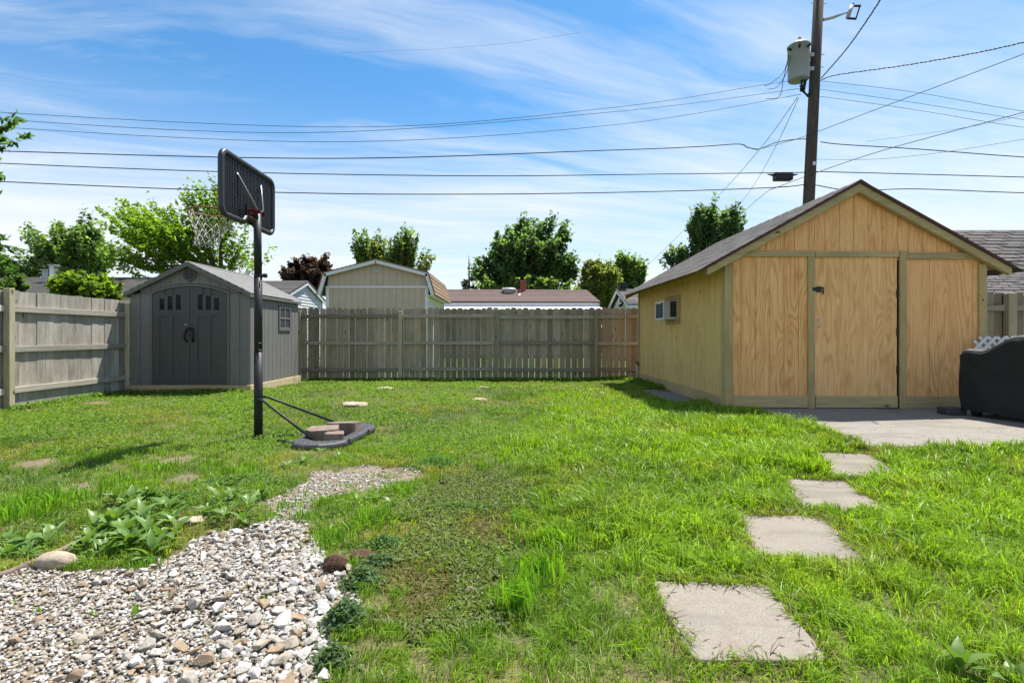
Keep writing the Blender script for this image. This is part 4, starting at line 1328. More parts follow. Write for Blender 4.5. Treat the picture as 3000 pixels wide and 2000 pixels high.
def shingled(parent, mat, corners, rows, tabs, seed=1, thick=.02):
    """rows of shingles on a plane given by eave-left, eave-right, ridge-right, ridge-left"""
    a, b, c, d = [Vector(p) for p in corners]
    n = (b - a).cross(d - a).normalized()
    if n.z < 0: n = -n
    MB().add([a, b, c, d, a - n * .04, b - n * .04, c - n * .04, d - n * .04], [(0, 1, 2, 3), (7, 6, 5, 4), (0, 4, 5, 1), (1, 5, 6, 2), (2, 6, 7, 3), (3, 7, 4, 0)]).build('roof_plane', mat, parent)
    rp = COL.objects[-1]
    r = random.Random(seed)
    for i in range(rows):
        t0, t1 = i / rows, (i + 1.12) / rows
        t1 = min(t1, 1.0)
        l0, r0, l1, r1 = a.lerp(d, t0), b.lerp(c, t0), a.lerp(d, t1), b.lerp(c, t1)
        if tabs <= 1:
            q = [l0 + n * thick, r0 + n * thick, r1 + n * .004, l1 + n * .004]
            MB().add(q + [l0, r0], [(0, 1, 2, 3), (0, 4, 5, 1), (0, 3, 4), (1, 5, 2)]).build('shingle_course', mat, rp)
        else:
            for j in range(tabs):
                s0, s1 = (j + (.5 if i % 2 else 0)) / tabs, (j + 1 + (.5 if i % 2 else 0)) / tabs - .004
                if j == 0 and i % 2: s0 = 0
                s1 = min(s1, 1)
                e = r.uniform(-.3, .5) * .006
                th = thick * r.uniform(.6, 1.4)
                q = [l0.lerp(r0, s0) + n * th, l0.lerp(r0, s1) + n * (th + e), l1.lerp(r1, s1) + n * .004, l1.lerp(r1, s0) + n * .004]
                MB().add(q + [l0.lerp(r0, s0), l0.lerp(r0, s1)], [(0, 1, 2, 3), (0, 4, 5, 1), (0, 3, 4), (1, 5, 2)]).build('shingle', mat, rp)
    return rp


# white vinyl-sided house left of the barn
wh = thing('white_house', (-10.5, 20.3, 0), 'small white clapboard building with grey roof behind the grey shed', 'house')
wx0, wx1, wyf, wyb, wym = -13.5, -8.0, 18.45, 22.2, 20.3
wzE, wzP = 2.55, 3.20
MB().prism([(wyf, -.05), (wyb, -.05), (wyb, wzE), (wym, wzP - .03), (wyf, wzE)], 'x', wx0, wx1 - .03).build('inner_wall', M['vinyl'], wh)
z = 0.2
while z < 3.2:
    z1 = z + .115
    zlim = lambda y: wzP - .05 - (wzP - wzE) * abs(y - wym) / (wyb - wym)
    ya, yb_ = wyf, wyb
    if z > wzE - .05:
        f = (wzP - .05 - z) / (wzP - wzE)
        if f <= 0.03: break
        ya, yb_ = wym - (wym - wyf) * min(f, 1), wym + (wyb - wym) * min(f, 1)
    vs = [(wx1 + .012, ya, z), (wx1 + .012, yb_, z), (wx1 - .012, yb_, z1 + .004), (wx1 - .012, ya, z1 + .004), (wx1 - .03, ya, z), (wx1 - .03, yb_, z)]
    MB().add(vs, [(0, 1, 2, 3), (0, 4, 5, 1), (0, 3, 4), (1, 5, 2)]).build('clapboard', M['vinyl'], wh)
    z = z1
shingled(wh, M['shingle_grey'], [(wx0, wyf - .2, wzE - .01), (wx1 + .12, wyf - .2, wzE - .01), (wx1 + .12, wym, wzP + .05), (wx0, wym, wzP + .05)], 11, 1)
shingled(wh, M['shingle_grey'], [(wx1 + .12, wyb + .2, wzE - .01), (wx0, wyb + .2, wzE - .01), (wx0, wym, wzP + .05), (wx1 + .12, wym, wzP + .05)], 3, 1)
for y_ in (wyf - .2, wyb + .2):
    MB().prism([(y_, wzE - .05), (wym, wzP + .005), (wym, wzP - .115), (y_, wzE - .17)], 'x', wx1 + .06, wx1 + .105).build('rake_board', M['white'], wh)

# low grey-roofed house beyond the left fence
lh = thing('grey_roof_house', (-20, 22, 0), 'long low house with grey hipped roof beyond the left fence', 'house')
l_ez, l_rz = 2.70, 3.80
MB().box(-28.5, -11.4, 20.4, 27.5, -.05, l_ez).build('wall', M['cream'], lh)
shingled(lh, M['shingle_dark'], [(-29, 20, l_ez), (-11, 20, l_ez), (-13.5, 24, l_rz), (-23.1, 24, l_rz)], 18, 1)
shingled(lh, M['shingle_dark'], [(-29, 28, l_ez), (-29, 20, l_ez), (-23.1, 24, l_rz), (-23.1, 24.01, l_rz)], 4, 1)
shingled(lh, M['shingle_dark'], [(-11, 28, l_ez), (-29, 28, l_ez), (-23.1, 24.02, l_rz), (-13.5, 24.02, l_rz)], 4, 1)
fl = MB().box(-20.55, -20.28, 22.6, 22.85, 3.35, 3.95).box(-20.60, -20.22, 22.55, 22.9, 3.95, 4.0).build('flue', M['grey_metal'], lh)
box('flue', M['steel'], lh, -20.22, -20.02, 22.6, 22.85, 3.35, 4.16)
box('flue', M['grey_metal'], lh, -20.26, -19.98, 22.56, 22.89, 4.161, 4.21)

# brown-roofed house behind the fence
bh = thing('brown_roof_house', (3, 31, 0), 'low white house with brown shingle roof behind the back fence', 'house')
MB().box(-6.2, 4.7, 28.4, 34, -.05, 2.85).build('wall', M['vinyl'], bh)
shingled(bh, M['shingle_brown'], [(-7, 28, 2.95), (5.08, 28, 2.93), (4.80, 31, 3.83), (-7, 31, 3.87)], 10, 1)
shingled(bh, M['shingle_brown'], [(5.08, 34, 2.95), (-7, 34, 2.95), (-7, 31.01, 3.87), (4.80, 31.01, 3.83)], 4, 1)
box('gutter', M['maroon'], bh, -7, 5.08, 27.9, 27.99, 2.865, 2.93, 0.01)
box('fascia', M['white'], bh, -7, 5.05, 28.0, 28.03, 2.62, 2.862)
aw = [(26.2, 2.42), (28.0, 2.66), (28.0, 2.61), (26.2, 2.36)]
MB().prism(aw, 'x', -6.5, 5.0).build('awning', M['vinyl'], bh)
MB().lathe([(0.0, -.05), (.30, -.05), (.30, .06), (.42, .10), (.44, .17), (.36, .24), (0.0, .27)], (0.10, 30.2, 3.62), 20).build('roof_vent', M['grey_metal'], bh)
MB().tube([(0.95, 30.6, 3.6), (0.95, 30.6, 4.25)], .16, 14).tube([(0.95, 30.6, 4.25), (0.95, 30.6, 4.36)], .20, 14).build('chimney_pipe', M['red_pipe'], bh)
MB().tube([(0.66, 29.6, 3.3), (0.66, 29.6, 3.72)], .07, 10).build('vent_pipe', M['red_pipe'], bh)
MB().lathe([(0, 0), (.16, 0), (.075, .12)], (0.66, 29.6, 3.38), 12).build('pipe_flashing', M['white'], bh)

# little white garage right of it
sg = thing('small_garage', (7, 26, 0), 'small cream gabled garage with grey roof just left of the plywood garage', 'garage')
gxl, gyf, gyb, gym = 5.5, 23.3, 28.3, 25.9
MB().prism([(gyf + .3, -.05), (gyb - .3, -.05), (gyb - .3, 2.38), (gym, 3.28), (gyf + .3, 2.45)], 'x', gxl + .25, 12).build('wall', M['cream'], sg)
for k in range(11):
    yy = gyf + .5 + k * .4
    zt_ = 3.24 - .72 * abs(yy - gym) / 2.2
    box('batten', M['white'], sg, gxl + .23, gxl + .249, yy, yy + .04, 0, min(zt_, 3.2) - .05, 0)
shingled(sg, M['shingle_grey'], [(gxl, gyf, 2.50), (12.2, gyf, 2.50), (12.2, gym, 3.42), (gxl, gym, 3.42)], 9, 14, 3)
shingled(sg, M['shingle_grey'], [(12.2, gyb, 2.50), (gxl, gyb, 2.50), (gxl, gym + .01, 3.42), (12.2, gym + .01, 3.42)], 3, 1, 3)
for y_ in (gyf, gyb):
    MB().prism([(y_, 2.46), (gym, 3.38), (gym, 3.24), (y_, 2.30)], 'x', gxl + .01, gxl + .06).build('rake_board', M['white'], sg)
box('fascia', M['white'], sg, gxl + .07, 12.2, gyf + .001, gyf + .04, 2.28, 2.46)
MB().box(gxl + .15, gxl + .50, gym - .25, gym + .25, 3.44, 3.50).box(gxl + .16, gxl + .52, gym - .3, gym + .3, 3.52, 3.74).build('roof_vent', M['black'], sg)
MB().box(gxl + .05, gxl + .22, 24.95, 25.3, 2.72, 2.98).build('floodlight', M['black'], sg, bevel=.02)
MB().tube([(gxl + .2, 25.1, 2.72), (gxl + .12, 25.1, 2.62)], .05, 8).tube([(gxl + .12, 25.0, 2.58), (gxl + .02, 24.95, 2.52)], .06, 8).tube([(gxl + .12, 25.25, 2.58), (gxl + .02, 25.3, 2.52)], .06, 8).build('floodlight', M['black'], sg)

# dark house on the right
dh = thing('dark_house', (14, 15, 0), 'dark sided house with grey shingle roof at the right edge', 'house')
MB().box(11.4, 24, 13.4, 21, -.05, 2.85).build('wall', M['dark_siding'], dh)
shingled(dh, M['shingle_dark'], [(11.0, 13.0, 2.76), (24, 13.0, 2.76), (24, 16.2, 4.42), (11.0, 16.2, 4.42)], 12, 20, 5, .03)
shingled(dh, M['shingle_dark'], [(24, 19.4, 2.76), (11.0, 19.4, 2.76), (11.0, 16.21, 4.42), (24, 16.21, 4.42)], 4, 1, 5, .03)
box('gutter', M['grey_metal'], dh, 11.0, 24, 12.9, 13.02, 2.60, 2.745, .02)
shingled(dh, M['shingle_dark'], [(8.4, 9.2, 1.85), (14.5, 9.2, 1.85), (14.5, 12.2, 2.55), (11.2, 12.2, 2.62)], 9, 16, 6, .02)
MB().box(9.4, 14.4, 9.5, 13.3, -.05, 1.8).build('porch_wall', M['dark_siding'], dh)

# ------------------------------------------------------------------ utility pole and its gear
up = thing('utility_pole', (8.05, 14, -.1), 'dark wooden utility pole carrying wires behind the garage', 'utility pole')
pb, pt = P(2364, 700, 14.0), P(2401, -60, 14.0)
d_ = (pt - pb) / (pt.z - pb.z)
foot = pb + d_ * (-.1 - pb.z)
top = pb + d_ * (11.8 - pb.z)
MB().tube([foot, foot.lerp(top, .3), foot.lerp(top, .6), top], [.165, .15, .138, .12], 16).build('pole', M['pole'], up, smooth=True)


def on_pole(y):
    z = CAM_Z - (y - PY) / F * 14.0
    return pb + d_ * (z - pb.z)


for y in (160, 197, 10):
    q = on_pole(y)
    MB().tube([q + Vector((-.19, 0, 0)), q + Vector((.23, 0, 0))], .012, 6).build('bolt', M['grey_metal'], up)
# secondary rack with spools
q = on_pole(250)
rk = MB().tube([q + Vector((-.10, -.05, .62)), q + Vector((-.24, -.1, .40)), q + Vector((-.30, -.1, .12)), q + Vector((-.36, -.1, -.22)), q + Vector((-.24, -.1, -.34)), q + Vector((-.12, -.05, -.16))], .038, 8)
rk.tube([q + Vector((-.34, -.1, .45)), q + Vector((-.40, -.1, .1)), q + Vector((-.42, -.1, -.22))], .03, 8)
for dz in (.38, .14, -.12):
    rk.lathe([(.0, -.05), (.065, -.05), (.04, 0), (.065, .05), (0, .05)], tuple(q + Vector((-.41, -.12, dz))), 10)
rk.build('wire_rack', M['black'], up)
MB().box(*[c for c in (on_pole(484).x - .03, on_pole(484).x + .05, 13.845, 13.855, on_pole(484).z - .05, on_pole(484).z + .05)]).build('pole_tag', M['steel'], up)
# cutout fuse at the top right
q = on_pole(62)
a1 = P(2485, 36, 13.9)
MB().tube([q + Vector((.12, -.05, 0)), P(2440, 52, 13.95), P(2462, 44, 13.9), a1], [.045, .04, .03, .02], 8).build('cutout_arm', M['grey_metal'], up)
cu = MB().tube([P(2483, 54, 13.9), P(2496, 17, 13.9)], .05, 10)
cu.build('cutout_insulator', M['grey_metal'], up, smooth=True)
MB().tube([P(2494, 18, 13.9), P(2521, 18, 13.9)], .03, 8).tube([P(2519, 20, 13.9), P(2508, 54, 13.9)], .02, 8).tube([P(2483, 54, 13.9), P(2508, 56, 13.9)], .03, 8).tube([P(2499, 18, 13.9), P(2500, 10, 13.9)], .02, 6).build('cutout_fuse', M['black'], up)
# transformer can
tq = P(2339.5, 185, 13.93)
tr = thing('transformer', (tq.x, tq.y, 8.0), 'grey cylindrical transformer can mounted on the utility pole', 'transformer')
MB().lathe([(0.0, 0), (.235, 0), (.255, .02), (.265, .05), (.268, .90), (.285, .905), (.285, .935), (.24, .985), (.12, 1.02), (0, 1.03)], (tq.x, tq.y, 8.02), 32).build('tank', M['transformer'], tr, smooth=False)
for pl in COL.objects[-1].data.polygons: pl.use_smooth = len(pl.vertices) == 4
MB().lathe([(.0, 0), (.05, 0), (.055, .04), (.03, .06), (.055, .08), (.03, .11), (.045, .14), (.02, .19), (0, .2)], (tq.x + .03, tq.y, 9.03), 12).build('bushing', M['fieldstone'], tr)
for a in (200, 245, 290):
    c = Vector((tq.x + .27 * math.cos(R(a)), tq.y + .27 * math.sin(R(a)), 8.80))
    MB().tube([c, c + Vector((math.cos(R(a)) * .1, math.sin(R(a)) * .1, .03))], .028, 8).build('terminal', M['black'], tr)
for z in (8.28, 8.66):
    box('mount_bracket', M['grey_metal'], tr, tq.x + .25, on_pole(200).x - .10, tq.y - .06, tq.y + .06, z, z + .10, .005)


def cat(pts, sag=0.0, n=28):
    """smooth polyline through points; quadratic sag added between the ends"""
    pts = [Vector(p) for p in pts]
    if len(pts) == 2:
        a, b = pts
        return [a.lerp(b, t / n) - Vector((0, 0, 4 * sag * (t / n) * (1 - t / n))) for t in range(n + 1)]
    out = []
    for i in range(len(pts) - 1):
        p0 = pts[max(i - 1, 0)]; p1 = pts[i]; p2 = pts[i + 1]; p3 = pts[min(i + 2, len(pts) - 1)]
        for k in range(n // 2):
            t = k / (n // 2)
            out.append(0.5 * ((2 * p1) + (p2 - p0) * t + (2 * p0 - 5 * p1 + 4 * p2 - p3) * t * t + (3 * p1 - p0 - 3 * p2 + p3) * t ** 3))
    out.append(pts[-1])
    return out


def wire(label, pts, r=.008, sag=0.0, name='power_line', catg='wire', mat='wire', group='overhead wires', twist=False):
    p = cat(pts, sag)
    mb = MB()
    if twist:
        fine = []
        for i in range(len(p) - 1):
            for k in range(4): fine.append(p[i].lerp(p[i + 1], k / 4))
        fine.append(p[-1])
        for ph in (0, math.pi):
            mb.tube([q + Vector((math.cos(i * .9 + ph), math.sin(i * .5), math.sin(i * .9 + ph))) * r * 1.1 for i, q in enumerate(fine)], r, 5)
    else:
        mb.tube(p, r, 6)
    o = mb.build(name, M[mat], None, smooth=True)
    return tag(o, label, catg, group)


def D(x, y, d):
    return P(x * K, y * K, d)


E = -420
wire('topmost of the three thin wires running left from the transformer', [D(-420, 215, 14), D(0, 258, 14), D(820, 292, 14), D(1400, 248, 14), D(1760, 194, 14), D(1815, 188, 14)], .0065)
wire('middle of the three thin wires running left from the transformer', [D(-420, 232, 14), D(0, 274, 14), D(700, 305, 14), D(1400, 258, 14), D(1835, 204, 14)], .0065)
wire('lowest of the three thin wires running left from the transformer', [D(-420, 250, 14), D(0, 292, 14), D(760, 326, 14), D(1400, 288, 14), D(1840, 217, 14)], .0065)
wire('thick cable running left that dips just before the pole', [D(-420, 330, 14), D(0, 347, 14), D(760, 364, 14), D(1400, 345, 14), D(1600, 337, 14), D(1695, 331, 14), D(1718, 339, 14), D(1745, 342, 14), D(1780, 328, 14), D(1820, 321, 14), D(1852, 319, 14)], .0135, name='cable')
wire('thick cable carrying the black splice box left of the pole', [D(-420, 352, 14), D(0, 375, 14), D(560, 396, 14), D(1100, 404, 14), D(1500, 400, 14), D(1850, 396, 14)], .0125, name='cable')
wire('lowest thick cable running left across the yard to the pole', [D(-420, 392, 14), D(0, 417, 14), D(640, 442, 14), D(1100, 446, 14), D(1500, 440, 14), D(1770, 431, 14), D(1848, 424, 14)], .0135, name='cable')
wire('cable leaving the pole rightward at the dipping cable height', [D(1885, 326, 14), D(1935, 332, 14), D(2100, 342, 14), D(2352, 361, 14), D(2800, 390, 14)], .0125, name='cable')
wire('cable leaving the pole rightward just above the garage peak', [D(1875, 394, 14), D(2100, 400, 14), D(2352, 407, 14), D(2800, 420, 14)], .0125, name='cable')
wire('lowest cable leaving the pole rightward behind the garage peak', [D(1873, 425, 14), D(1960, 438, 14), D(2100, 434, 14), D(2352, 443, 14), D(2800, 455, 14)], .0125, name='cable')
wire('upper of three thin wires descending rightward from the pole', [D(1882, 186, 14), D(2100, 212, 14), D(2352, 256, 14), D(2800, 320, 14)], .0055)
wire('middle of three thin wires descending rightward from the pole', [D(1882, 205, 14), D(2100, 236, 14), D(2352, 275, 14), D(2800, 335, 14)], .0055)
wire('lower of three thin wires descending rightward from the pole', [D(1880, 221, 14), D(2100, 252, 14), D(2352, 293, 14), D(2800, 350, 14)], .0055)
wire('twisted service cable climbing steeply from pole to the top edge', [D(1886, 180, 14), D(1930, 130, 12.5), D(1965, 85, 11.3), D(2022, 0, 9.6), D(2075, -90, 8.2)], .0085, twist=True, name='service_cable')
wire('twisted service cable rising gently from pole to right edge', [D(1886, 184, 14), D(1925, 172, 13.6), D(2080, 150, 12.2), D(2250, 120, 10.8), D(2400, 86, 9.8)], .0075, twist=True, name='service_cable')
wire('straight wire rising from pole to the right edge, upper one', [D(1735, 345, 14), D(1840, 316, 14), D(1990, 260, 12.4), D(2352, 124, 9.6), D(2500, 66, 8.8)], .0075)
wire('straight wire rising from pole to the right edge, lower one', [D(1770, 436, 14.2), D(1860, 402, 13.7), D(2030, 345, 12.2), D(2352, 258, 9.9), D(2500, 215, 9.2)], .008)
wire('thin wire rising rightward low behind the garage peak', [D(1872, 366, 14), D(2000, 366, 13.2), D(2150, 352, 12.2), D(2352, 320, 11.2), D(2500, 295, 10.6)], .005)
wire('faint thin wire meeting the others near the right edge', [D(1990, 325, 16), D(2200, 296, 13.5), D(2352, 265, 12.4), D(2450, 243, 11.8)], .004)
wire('left of two slack wires dropping from the pole toward far houses', [D(1832, 224, 13.9), D(1735, 355, 19), D(1630, 470, 27), D(1485, 612, 38)], .009)
wire('right of two slack wires dropping from the pole toward far houses', [D(1834, 226, 13.9), D(1785, 330, 17), D(1735, 420, 22), D(1690, 482, 30)], .008)
wire('thin wire dropping from the lowest cable behind the garage roof', [D(1772, 433, 14.1), D(1740, 458, 15), D(1700, 495, 17)], .006)
wire('faint thin wire high in the sky left of the pole', [D(780, 122, 26), D(1000, 113, 25), D(1180, 98, 24), D(1340, 74, 23)], .0035)
for k, (lab, a, b, c, x2) in enumerate((('left jumper lead looping from the transformer to its wires', (1812, 126), (1800, 165), (1770, 192), 1755), ('middle jumper lead looping from the transformer to its wires', (1816, 128), (1806, 168), (1785, 200), 1762), ('right jumper lead looping from the transformer to its wires', (1812, 130), (1800, 180), (1790, 222), 1760))):
    wire(lab, [D(*a, 13.8), D(*b, 13.8), D(*c, 13.8), D(x2, c[1] + 5, 13.9)], .008, name='jumper_lead')
wire('pair of thin wires crossing low above the left fence, upper', [D(-60, 545, 19), D(20, 567, 19), D(100, 600, 19.5), D(260, 650, 21)], .006)
wire('pair of thin wires crossing low above the left fence, lower', [D(-60, 548, 18.6), D(10, 573, 18.8), D(100, 607, 19.3), D(260, 662, 21)], .008)
wire('thin wire sagging in front of the grey roof on the left', [D(-30, 605, 19.2), D(60, 640, 19.3), D(130, 668, 19.4), D(260, 705, 19.5)], .006)
sc_ = P(1798 * K, 405 * K, 13.95)
sb = thing('splice_box', (sc_.x, sc_.y, sc_.z - .1), 'black rectangular splice box hanging on a cable beside the pole', 'splice box')
box('case', M['black'], sb, sc_.x - .24, sc_.x + .24, sc_.y - .1, sc_.y + .1, sc_.z - .12, sc_.z + .10, .02)
for sgn in (-1, 1):
    MB().tube([(sc_.x + sgn * .24, sc_.y, sc_.z + .03), (sc_.x + sgn * .42, sc_.y, sc_.z + .055)], [.04, .01], 8).build('cable_boot', M['black'], sb)

# far street lamp
q = P(1423, 842, 45)
stl = thing('street_lamp', (q.x, 45, 0), 'tiny far street lamp above the brown roof beside the bare spruce', 'street lamp')
MB().tube([(q.x, 45, -.05), (q.x, 45, 6.0)], .11, 8).build('lamp_post', M['bark'], stl)
MB().tube([(q.x, 45, 5.2), (q.x - .5, 44.9, 5.45), (q.x - .9, 44.8, 5.35)], .04, 6).build('lamp_arm', M['grey_metal'], stl)
MB().lathe([(0, -.08), (.16, -.06), (.2, .02), (.1, .1), (0, .12)], (q.x - .95, 44.8, 5.32), 10).build('lamp_head', M['steel'], stl)


# ------------------------------------------------------------------ foliage
def rot_basis(n):
    """random orthonormal frames, biased so leaf faces look partly up"""
    d = RNG.normal(size=(n, 3)); d /= np.linalg.norm(d, axis=1)[:, None]
    return d


def leaf_quads(c, size, up=0.45, elong=1.6, axis=None):
    """diamond leaves at centres c; returns verts (4n,3)"""
    n = len(c)
    nrm = RNG.normal(size=(n, 3)); nrm[:, 2] = np.abs(nrm[:, 2]) + up
    nrm /= np.linalg.norm(nrm, axis=1)[:, None]
    t = RNG.normal(size=(n, 3)) if axis is None else axis + RNG.normal(size=(n, 3)) * .45
    t -= nrm * (t * nrm).sum(1)[:, None]
    t /= np.linalg.norm(t, axis=1)[:, None] + 1e-9
    b = np.cross(nrm, t)
    s = (size * RNG.uniform(.65, 1.3, n))[:, None]
    L, W = s * elong * .5, s * .5
    fold = nrm * s * .12
    return np.stack([c - t * L, c + b * W + fold, c + t * L - nrm * s * .10, c - b * W + fold], 1).reshape(-1, 3)


def palette(n, cols, jitter=.18):
    cols = np.array(cols)
    k = RNG.integers(0, len(cols), n)
    w = RNG.uniform(0, 1, n)[:, None]
    c = cols[k] * w + cols[RNG.integers(0, len(cols), n)] * (1 - w)
    return c * (1 + RNG.uniform(-jitter, jitter, n))[:, None]


def quads_mesh(name, verts, cols4, mat):
    n = len(verts) // 4
    return np_mesh(name, verts, np.arange(4 * n), np.arange(n) * 4, mat, np.repeat(cols4, 4, 0))


def crown_points(ells, n, shell=2.2):
    """clump centres inside a union of ellipsoids (cx,cy,cz,rx,ry,rz)"""
    vol = np.array([e[3] * e[4] * e[5] for e in ells]); vol = vol / vol.sum()
    k = RNG.choice(len(ells), n, p=vol)
    d = RNG.normal(size=(n, 3)); d /= np.linalg.norm(d, axis=1)[:, None]
    r = RNG.uniform(0.05, 1, n) ** (1 / shell)
    e = np.array(ells)[k]
    return e[:, :3] + d * r[:, None] * e[:, 3:]


def tree(name, label, base, trunk_h, trunk_r, ells, n_clump, per, clump, leaf, cols, stretch=0.5, updir=0.35, elong=1.6, limbs=9, seed=1, lean=(0, 0), group='trees behind the yard', twig=.014, shell=2.2, up=.45):
    global RNG
    RNG = np.random.default_rng(seed)
    bx, by = base
    root = thing(name, (bx, by, 0), label, 'tree', group)
    ells = [(e[0], e[1], e[2], max(e[3] - clump * .42, e[3] * .6), max(e[4] - clump * .42, e[4] * .6), max(e[5] - clump * .42, e[5] * .6)) for e in ells]
    C = crown_points(ells, n_clump, shell)
    fork = np.array([bx + lean[0], by + lean[1], trunk_h])
    dirs = C - (fork + np.array([0, 0, .3])); dirs /= np.linalg.norm(dirs, axis=1)[:, None] + 1e-9
    dirs[:, 2] += updir; dirs /= np.linalg.norm(dirs, axis=1)[:, None]
    # leaves
    cc = np.repeat(C, per, 0); dd = np.repeat(dirs, per, 0)
    sz = np.repeat(RNG.uniform(.6, 1.25, n_clump), per)[:, None]
    pts = cc + dd * (RNG.uniform(-1, 1, len(cc))[:, None] * clump * (1 + stretch) * sz) + RNG.normal(size=cc.shape) * clump * .42 * sz / (1 + stretch * .6)
    V = leaf_quads(pts, leaf, up, elong, axis=dd * .9 + np.array([0, 0, -.1]))
    tint = np.repeat(palette(n_clump, cols, .12), per, 0) * (1 + RNG.uniform(-.22, .22, len(cc)))[:, None]
    me = quads_mesh('crown', V, tint, M['leaf'])
    o = bpy.data.objects.new('crown', me)
    place(o, (0, 0, 0), root)
    # trunk, limbs and twigs
    mb = MB()
    f = Vector(fork)
    topz = max(e[2] + e[5] * .55 for e in ells)
    mb.tube([(bx, by, -.1), (bx + lean[0] * .5 + .04, by, trunk_h * .5), f], [trunk_r * 1.15, trunk_r, trunk_r * .85], 10)
    order = RNG.permutation(n_clump)
    lp = []
    far = sorted(order[: limbs * 4], key=lambda i: -np.linalg.norm(C[i] - fork))[:limbs]
    for i in far:
        c = Vector(C[i]); mid = f.lerp(c, .5) + Vector((RNG.normal() * .25, RNG.normal() * .25, (c - f).length * .10))
        seg = [f + (mid - f) * (2 * t) * (1 - t) * 1 + (c - f) * t * t for t in np.linspace(0, 1, 7)]
        mb.tube(seg, [trunk_r * (.55 * (1 - t) + .05) for t in np.linspace(0, 1, 7)], 6)
        lp += seg[2:]
    if lp:
        LP = np.array([tuple(p) for p in lp])
        for i in order[: min(n_clump, 110)]:
            j = np.argmin(((LP - C[i]) ** 2).sum(1) + (LP[:, 2] > C[i][2] + .2) * 3)
            a, b = Vector(LP[j]), Vector(C[i]) + Vector(dirs[i]) * clump * .6
            mb.tube([a, a.lerp(b, .5) + Vector((0, 0, .06 * (b - a).length)), b], [twig * 1.8, twig * 1.3, twig * .5], 4, cap=False)
    mb.build('trunk', M['bark'], root, smooth=True)
    return root


def ell(x, y, rx, ry, d, ryy=None):
    """ellipsoid from photograph pixels at distance d"""
    p = P(x, y, d)
    return (p.x, d, p.z, rx / F * d, (ryy or rx) / F * d * .8, ry / F * d)


LG = [(.150, .250, .022), (.190, .295, .030), (.110, .200, .022)]
DG = [(.110, .185, .082), (.140, .220, .100), (.085, .155, .070)]
MG = [(.145, .225, .070), (.180, .265, .080), (.110, .185, .062)]

tree('maple_tree', 'large airy light green tree rising behind the grey shed', (P(650, 800, 26).x, 26), 3.4, .20,
     [ell(640, 640, 110, 95, 26), ell(500, 690, 190, 85, 26), ell(420, 650, 110, 60, 26), ell(690, 760, 95, 70, 26), ell(560, 590, 60, 45, 26), ell(470, 770, 170, 50, 26), ell(640, 570, 30, 25, 26)], 430, 34, .34, .122, LG, stretch=1.3, updir=.15, limbs=14, seed=11, shell=1.6)
tree('ash_tree', 'darker bushy tree above the grey roofed house on the left', (P(205, 800, 31).x, 31), 3.2, .22,
     [ell(200, 735, 110, 70, 31), ell(170, 690, 40, 38, 31), ell(255, 690, 40, 55, 31), ell(290, 770, 60, 45, 31), ell(110, 770, 50, 40, 31)], 190, 46, .42, .16, MG + DG[:1], stretch=.9, limbs=10, seed=12, shell=1.8)
tree('maple_tree', 'purple leaved tree between the white building and the barn', (P(900, 830, 27).x, 27), 2.0, .16,
     [ell(905, 815, 75, 50, 27), ell(930, 780, 40, 28, 27), ell(860, 820, 36, 25, 27)], 190, 70, .22, .14, [(.045, .026, .030), (.065, .038, .042), (.085, .058, .058)], limbs=8, seed=13, shell=3)
tree('silver_maple_tree', 'spiky green treetop showing above the beige barn roof', (P(1150, 850, 30).x, 30), 2.6, .2,
     [ell(1085, 755, 50, 45, 30), ell(1180, 745, 50, 55, 30), ell(1225, 790, 38, 40, 30), ell(1130, 790, 60, 40, 30), ell(1060, 735, 26, 18, 30)], 150, 75, .36, .13, [(.105, .185, .065), (.135, .220, .070), (.170, .205, .060)], stretch=1.9, updir=1.1, limbs=10, seed=14)
tree('maple_tree', 'big dense dark green tree behind the brown roofed house', (P(1540, 840, 38).x, 38), 3.0, .32,
     [ell(1545, 765, 115, 85, 38), ell(1555, 690, 55, 45, 38), ell(1640, 720, 45, 65, 38), ell(1480, 710, 40, 50, 38), ell(1430, 795, 42, 40, 38), ell(1635, 800, 55, 45, 38), ell(1610, 670, 25, 25, 38), ell(1500, 820, 90, 30, 38), ell(1595, 690, 30, 40, 38), ell(1665, 775, 30, 40, 38)], 330, 78, .45, .20, DG + [(.070, .125, .045)], limbs=14, seed=15, shell=3)
tree('linden_tree', 'rounded yellowish green tree left of the small cream garage', (P(1755, 850, 33).x, 33), 1.6, .2,
     [ell(1757, 838, 62, 68, 33), ell(1745, 800, 36, 30, 33), ell(1795, 840, 32, 45, 33)], 190, 70, .32, .15, [(.165, .205, .055), (.205, .245, .085), (.110, .160, .045)], limbs=8, seed=16, shell=3)
tree('poplar_tree', 'thin pale green tree behind the small cream garage', (P(1850, 850, 36).x, 36), 2.0, .15,
     [ell(1845, 800, 36, 40, 36), ell(1815, 790, 22, 30, 36), ell(1880, 800, 26, 40, 36)], 80, 52, .40, .17, MG, stretch=1.0, updir=.8, limbs=7, seed=17)
tree('pear_tree', 'round green tree rising behind the left slope of the garage', (P(2085, 760, 25).x, 25), 2.6, .17,
     [ell(2085, 680, 70, 62, 25), ell(2050, 650, 36, 40, 25), ell(2140, 660, 44, 46, 25), ell(2100, 625, 34, 26, 25), ell(1965, 765, 36, 32, 25), ell(2010, 760, 46, 36, 25)], 200, 50, .26, .125, [(.110, .175, .085), (.145, .215, .110), (.085, .145, .068)], stretch=.9, updir=.6, limbs=12, seed=18, shell=2.4)
tree('hedge_tree', 'low green foliage beneath the big dark tree', (P(1475, 850, 36).x, 36), .8, .12,
     [ell(1450, 845, 62, 18, 36), ell(1560, 840, 90, 24, 36), ell(1660, 850, 50, 22, 36)], 90, 60, .3, .16, MG, limbs=5, seed=19, shell=3)
